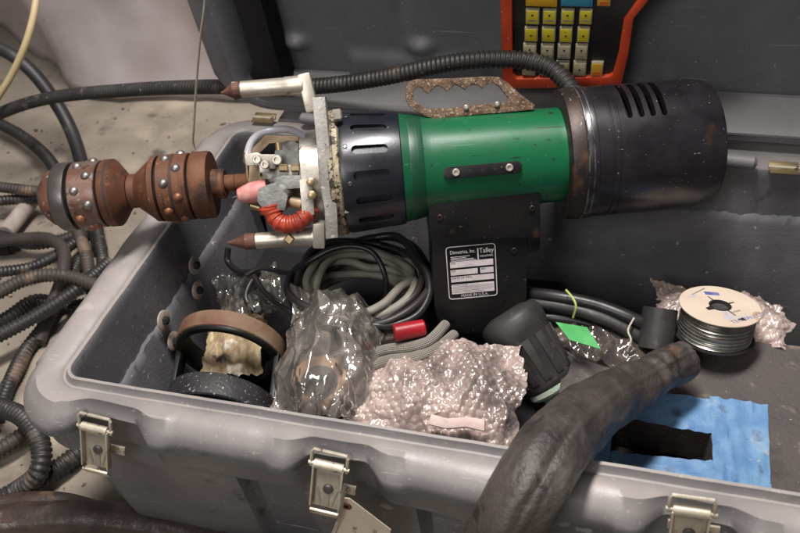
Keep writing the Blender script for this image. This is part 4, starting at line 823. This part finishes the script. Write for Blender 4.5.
for (a0_, z0, z1) in ((3.6, -.012, -.030), (3.9, -.008, -.040), (4.2, -.026, -.020), (3.4, -.034, -.016)):
    tube([ (sx_ * cos(a0_ + .09 * k) + ux_ * sin(a0_ + .09 * k)) * (Rs - .0030) + ax_ * (z0 + (z1 - z0) * k / 16 + .002 * sin(k)) for k in range(17)], .0009, 6, raw=True, bm=bmw)
obj('loose_wire', bmw, m_chrome, sp)
obj('hub', LB([(-.004, .0155), (.0013, .0155), (.0014, .0125), (-.006, .012), (-.006, 0)], seg=32, d=ax_), m_dark, sp)
fx = (V((1, 0, 0)) - ax_ * ax_.x).normalized(); fy = ax_.cross(fx)
for ang, L_, w in ((35, .012, .0016), (125, .014, .0012), (-140, .012, .005), (-52, .018, .001)):
    a = radians(ang); dvv = fx * cos(a) + fy * sin(a)
    obj('slot', prism([(.012, -w), (.012 + L_, -w * .6), (.012 + L_, w * .6), (.012, w)], .0003, ax_ * .0012, dvv, ax_.cross(dvv)), m_dark, sp)
obj('slot', prism([(0, 0), (.012, .001), (.007, .008)], .0003, ax_ * .0012 + fx * .020 - fy * .034, fx, fy), m_dark, sp)
a = radians(38); tx = fx * cos(a) + fy * sin(a); ty = ax_.cross(tx)
text('lettering', 'TECHALLOY', .0105, ax_ * .00125 + fx * .013 - fy * .046, tx, ty, m_ink, sp, .00015)
tx2 = fx * cos(a) + fy * sin(a)
obj('printed_patch', prism([(-.006, 0), (.014, .002), (.012, .010), (-.008, .009)], .0002, ax_ * .0012 - fx * .012 + fy * .026, fx, fy), m_ink, sp)
obj('printed_patch', prism([(0, 0), (.016, 0), (.016, .003), (0, .003)], .0002, ax_ * .0012 + fx * .014 - fy * .018, tx, ty), m_inkd, sp)
obj('printed_patch', prism([(0, 0), (.03, 0), (.03, .002), (0, .002)], .0002, ax_ * .0012 - fx * .036 + fy * .020, fx * cos(.9) + fy * sin(.9), ax_.cross(fx * cos(.9) + fy * sin(.9))), m_inkd, sp)
# black rubber sleeve piece, cables at the back, ties, green tape
p = V((0.7255,0.2965,0.2250)); 
tag(obj('black_tube_piece', LB([(0, .0235), (.001, .0245), (.058, .0245), (.059, .0235), (.059, .018), (.002, .018)], seg=40, org=p, d=(.02, .80, .80)), m_boot), 'short upright black tube piece left of the wire spool', 'tube')
for i, (P, lb) in enumerate((([(0.5241,0.3552,0.2500), (0.5848,0.3421,0.2620), (0.6432,0.3351,0.2600), (0.7010,0.3221,0.2500), (0.7394,0.3311,0.2200)], 'upper of the black cables at the back behind the plug'),
        ([(0.5261,0.3418,0.2400), (0.5861,0.3354,0.2500), (0.6449,0.3245,0.2480), (0.6962,0.3116,0.2350), (0.7341,0.3096,0.2100)], 'middle one of the black cables at the back behind the plug'),
        ([(0.5282,0.3297,0.2200), (0.5876,0.3321,0.2280), (0.6468,0.3245,0.2250), (0.6945,0.3106,0.2120), (0.7297,0.3070,0.1900)], 'lowest of the black cables at the back behind the plug'))):
    tag(obj('black_cable', tube(P, .0095, 16, .006), m_cable if i != 1 else m_boot, None, 60), lb, 'cable', 'black cables behind the plug')
crumple('dark_bag', (0.6496,0.3091,0.2050), .075, .035, .025, m_filmd, 'dark plastic bag below the black cables', 'bag', -.3, 60, 40, .012, 22, seed=44)
tag(obj('green_label', prism([(-.034, .012), (.010, .010), (.032, -.020), (-.012, -.012)], .0008, V((0.6181,0.2747,0.2620)), V((1, 0, 0)), V((0, .85, .35)).normalized()), m_gtape), 'bright green tape label beside the plug', 'tape label')
tag(obj('cable_tie', tube([(0.5929,0.3346,0.2850), (0.6027,0.3216,0.2850), (0.6097,0.3094,0.2800), (0.6072,0.3044,0.2600)], .0017, 8, .004), m_yellowt), 'yellow green tie loop round the black cables', 'tie')
tag(obj('string_tie', tube([(0.6915,0.3169,0.2620), (0.6845,0.2939,0.2600), (0.6894,0.2774,0.2580), (0.6862,0.2704,0.2400)], .0014, 8, .004), m_string), 'pale string knotted beside the black tube piece', 'string')

# ---------------------------------------------------------------- leather sleeve draped over the front rim
LP = [V(p) for p in ((0.7670,0.2560,0.2620), (0.7500,0.2353,0.2720), (0.7192,0.1935,0.2900), (0.6850,0.1379,0.3180), (0.6526,0.0874,0.3450), (0.6242,0.0258,0.3760), (0.6055,-0.0299,0.4000), (0.5906,-0.0736,0.4020), (0.5780,-0.0938,0.3750), (0.5655,-0.1030,0.3100), (0.5578,-0.1102,0.2200))]
def lr(t):
    return .0262 + (.0375 - .0262) * ss(0, .55, t) + .003 * ss(.6, 1, t)
def lump2(s, a):
    f = .0007 * (1 - abs(noise.noise(V((s * 42, cos(a) * 1.6, sin(a) * 1.6)))) * 3) + .0035 * fbm((s * 11, cos(a) * .9, sin(a) * .9), 1.5, 4)
    f += -.0028 * exp(-((s - .055 - .010 * cos(a)) / .006) ** 2) - .0035 * exp(-((s - .125 + .014 * sin(a)) / .007) ** 2) - .003 * exp(-((s - .085) / .005) ** 2) - .002 * exp(-((s - .02 + .004 * cos(2 * a)) / .005) ** 2)
    f += .0014 * exp(-((a - 1.2) / .05) ** 2) - .0030 * exp(-((a - 1.33) / .06) ** 2)
    f += .0025 * sin(5 * a + 14 * s) * ss(.25, .5, s)
    return f
bm = tube(LP, lambda t: lr(t) * (min(1, (t / .03) ** .5) if t < .03 else 1), 64, .0045, None, True, None, False, lump2)
tag(obj('leather_sleeve', bm, m_leather, None, 180), 'dark brown leather cable sleeve draped over the front rim of the case', 'sleeve')
# paper tag on the middle latch
tg = thing('paper_tag', 'cream paper tag tied to the middle latch', 'tag', (0.3896,-0.0850,0.3227))
tloc = V((0.3896,-0.0850,0.3227))
Pq = [(0.3883,-0.0850,0.3386), (0.3977,-0.0850,0.3396), (0.4396,-0.0850,0.2888), (0.4172,-0.0850,0.1711), (0.3452,-0.0850,0.1412), (0.3763,-0.0850,0.2862)]
obj('card', prism([(V(p).x - tloc.x, V(p).z - tloc.z) for p in Pq][::-1], .0008, (0, 0, 0), (1, 0, 0), (0, 0, 1)), m_paper, tg)
obj('eyelet', LB([(0, .0058), (.0012, .0055), (.0014, .0028), (0, .0026)], seg=20, org=V((0.3923,-0.0860,0.3232)) - tloc, d=(0, -1, 0)), m_rust, tg)
for i, (px_) in enumerate(((0.3958,-0.0862,0.2663), (0.4201,-0.0862,0.2684))):
    text('lettering', '1 01', .008, V(px_) - tloc, (.25, 0, 1), (-1, 0, .25), m_inkd, tg, .0001)
tag(obj('plastic_tie', tube([(0.3966,-0.0880,0.3678), (0.3913,-0.0920,0.3448), (0.3848,-0.0920,0.3138), (0.3722,-0.0890,0.2740), (0.3622,-0.0880,0.2411)], .0024, 8, .004), m_film), 'clear plastic tie holding the paper tag to the latch', 'tie')
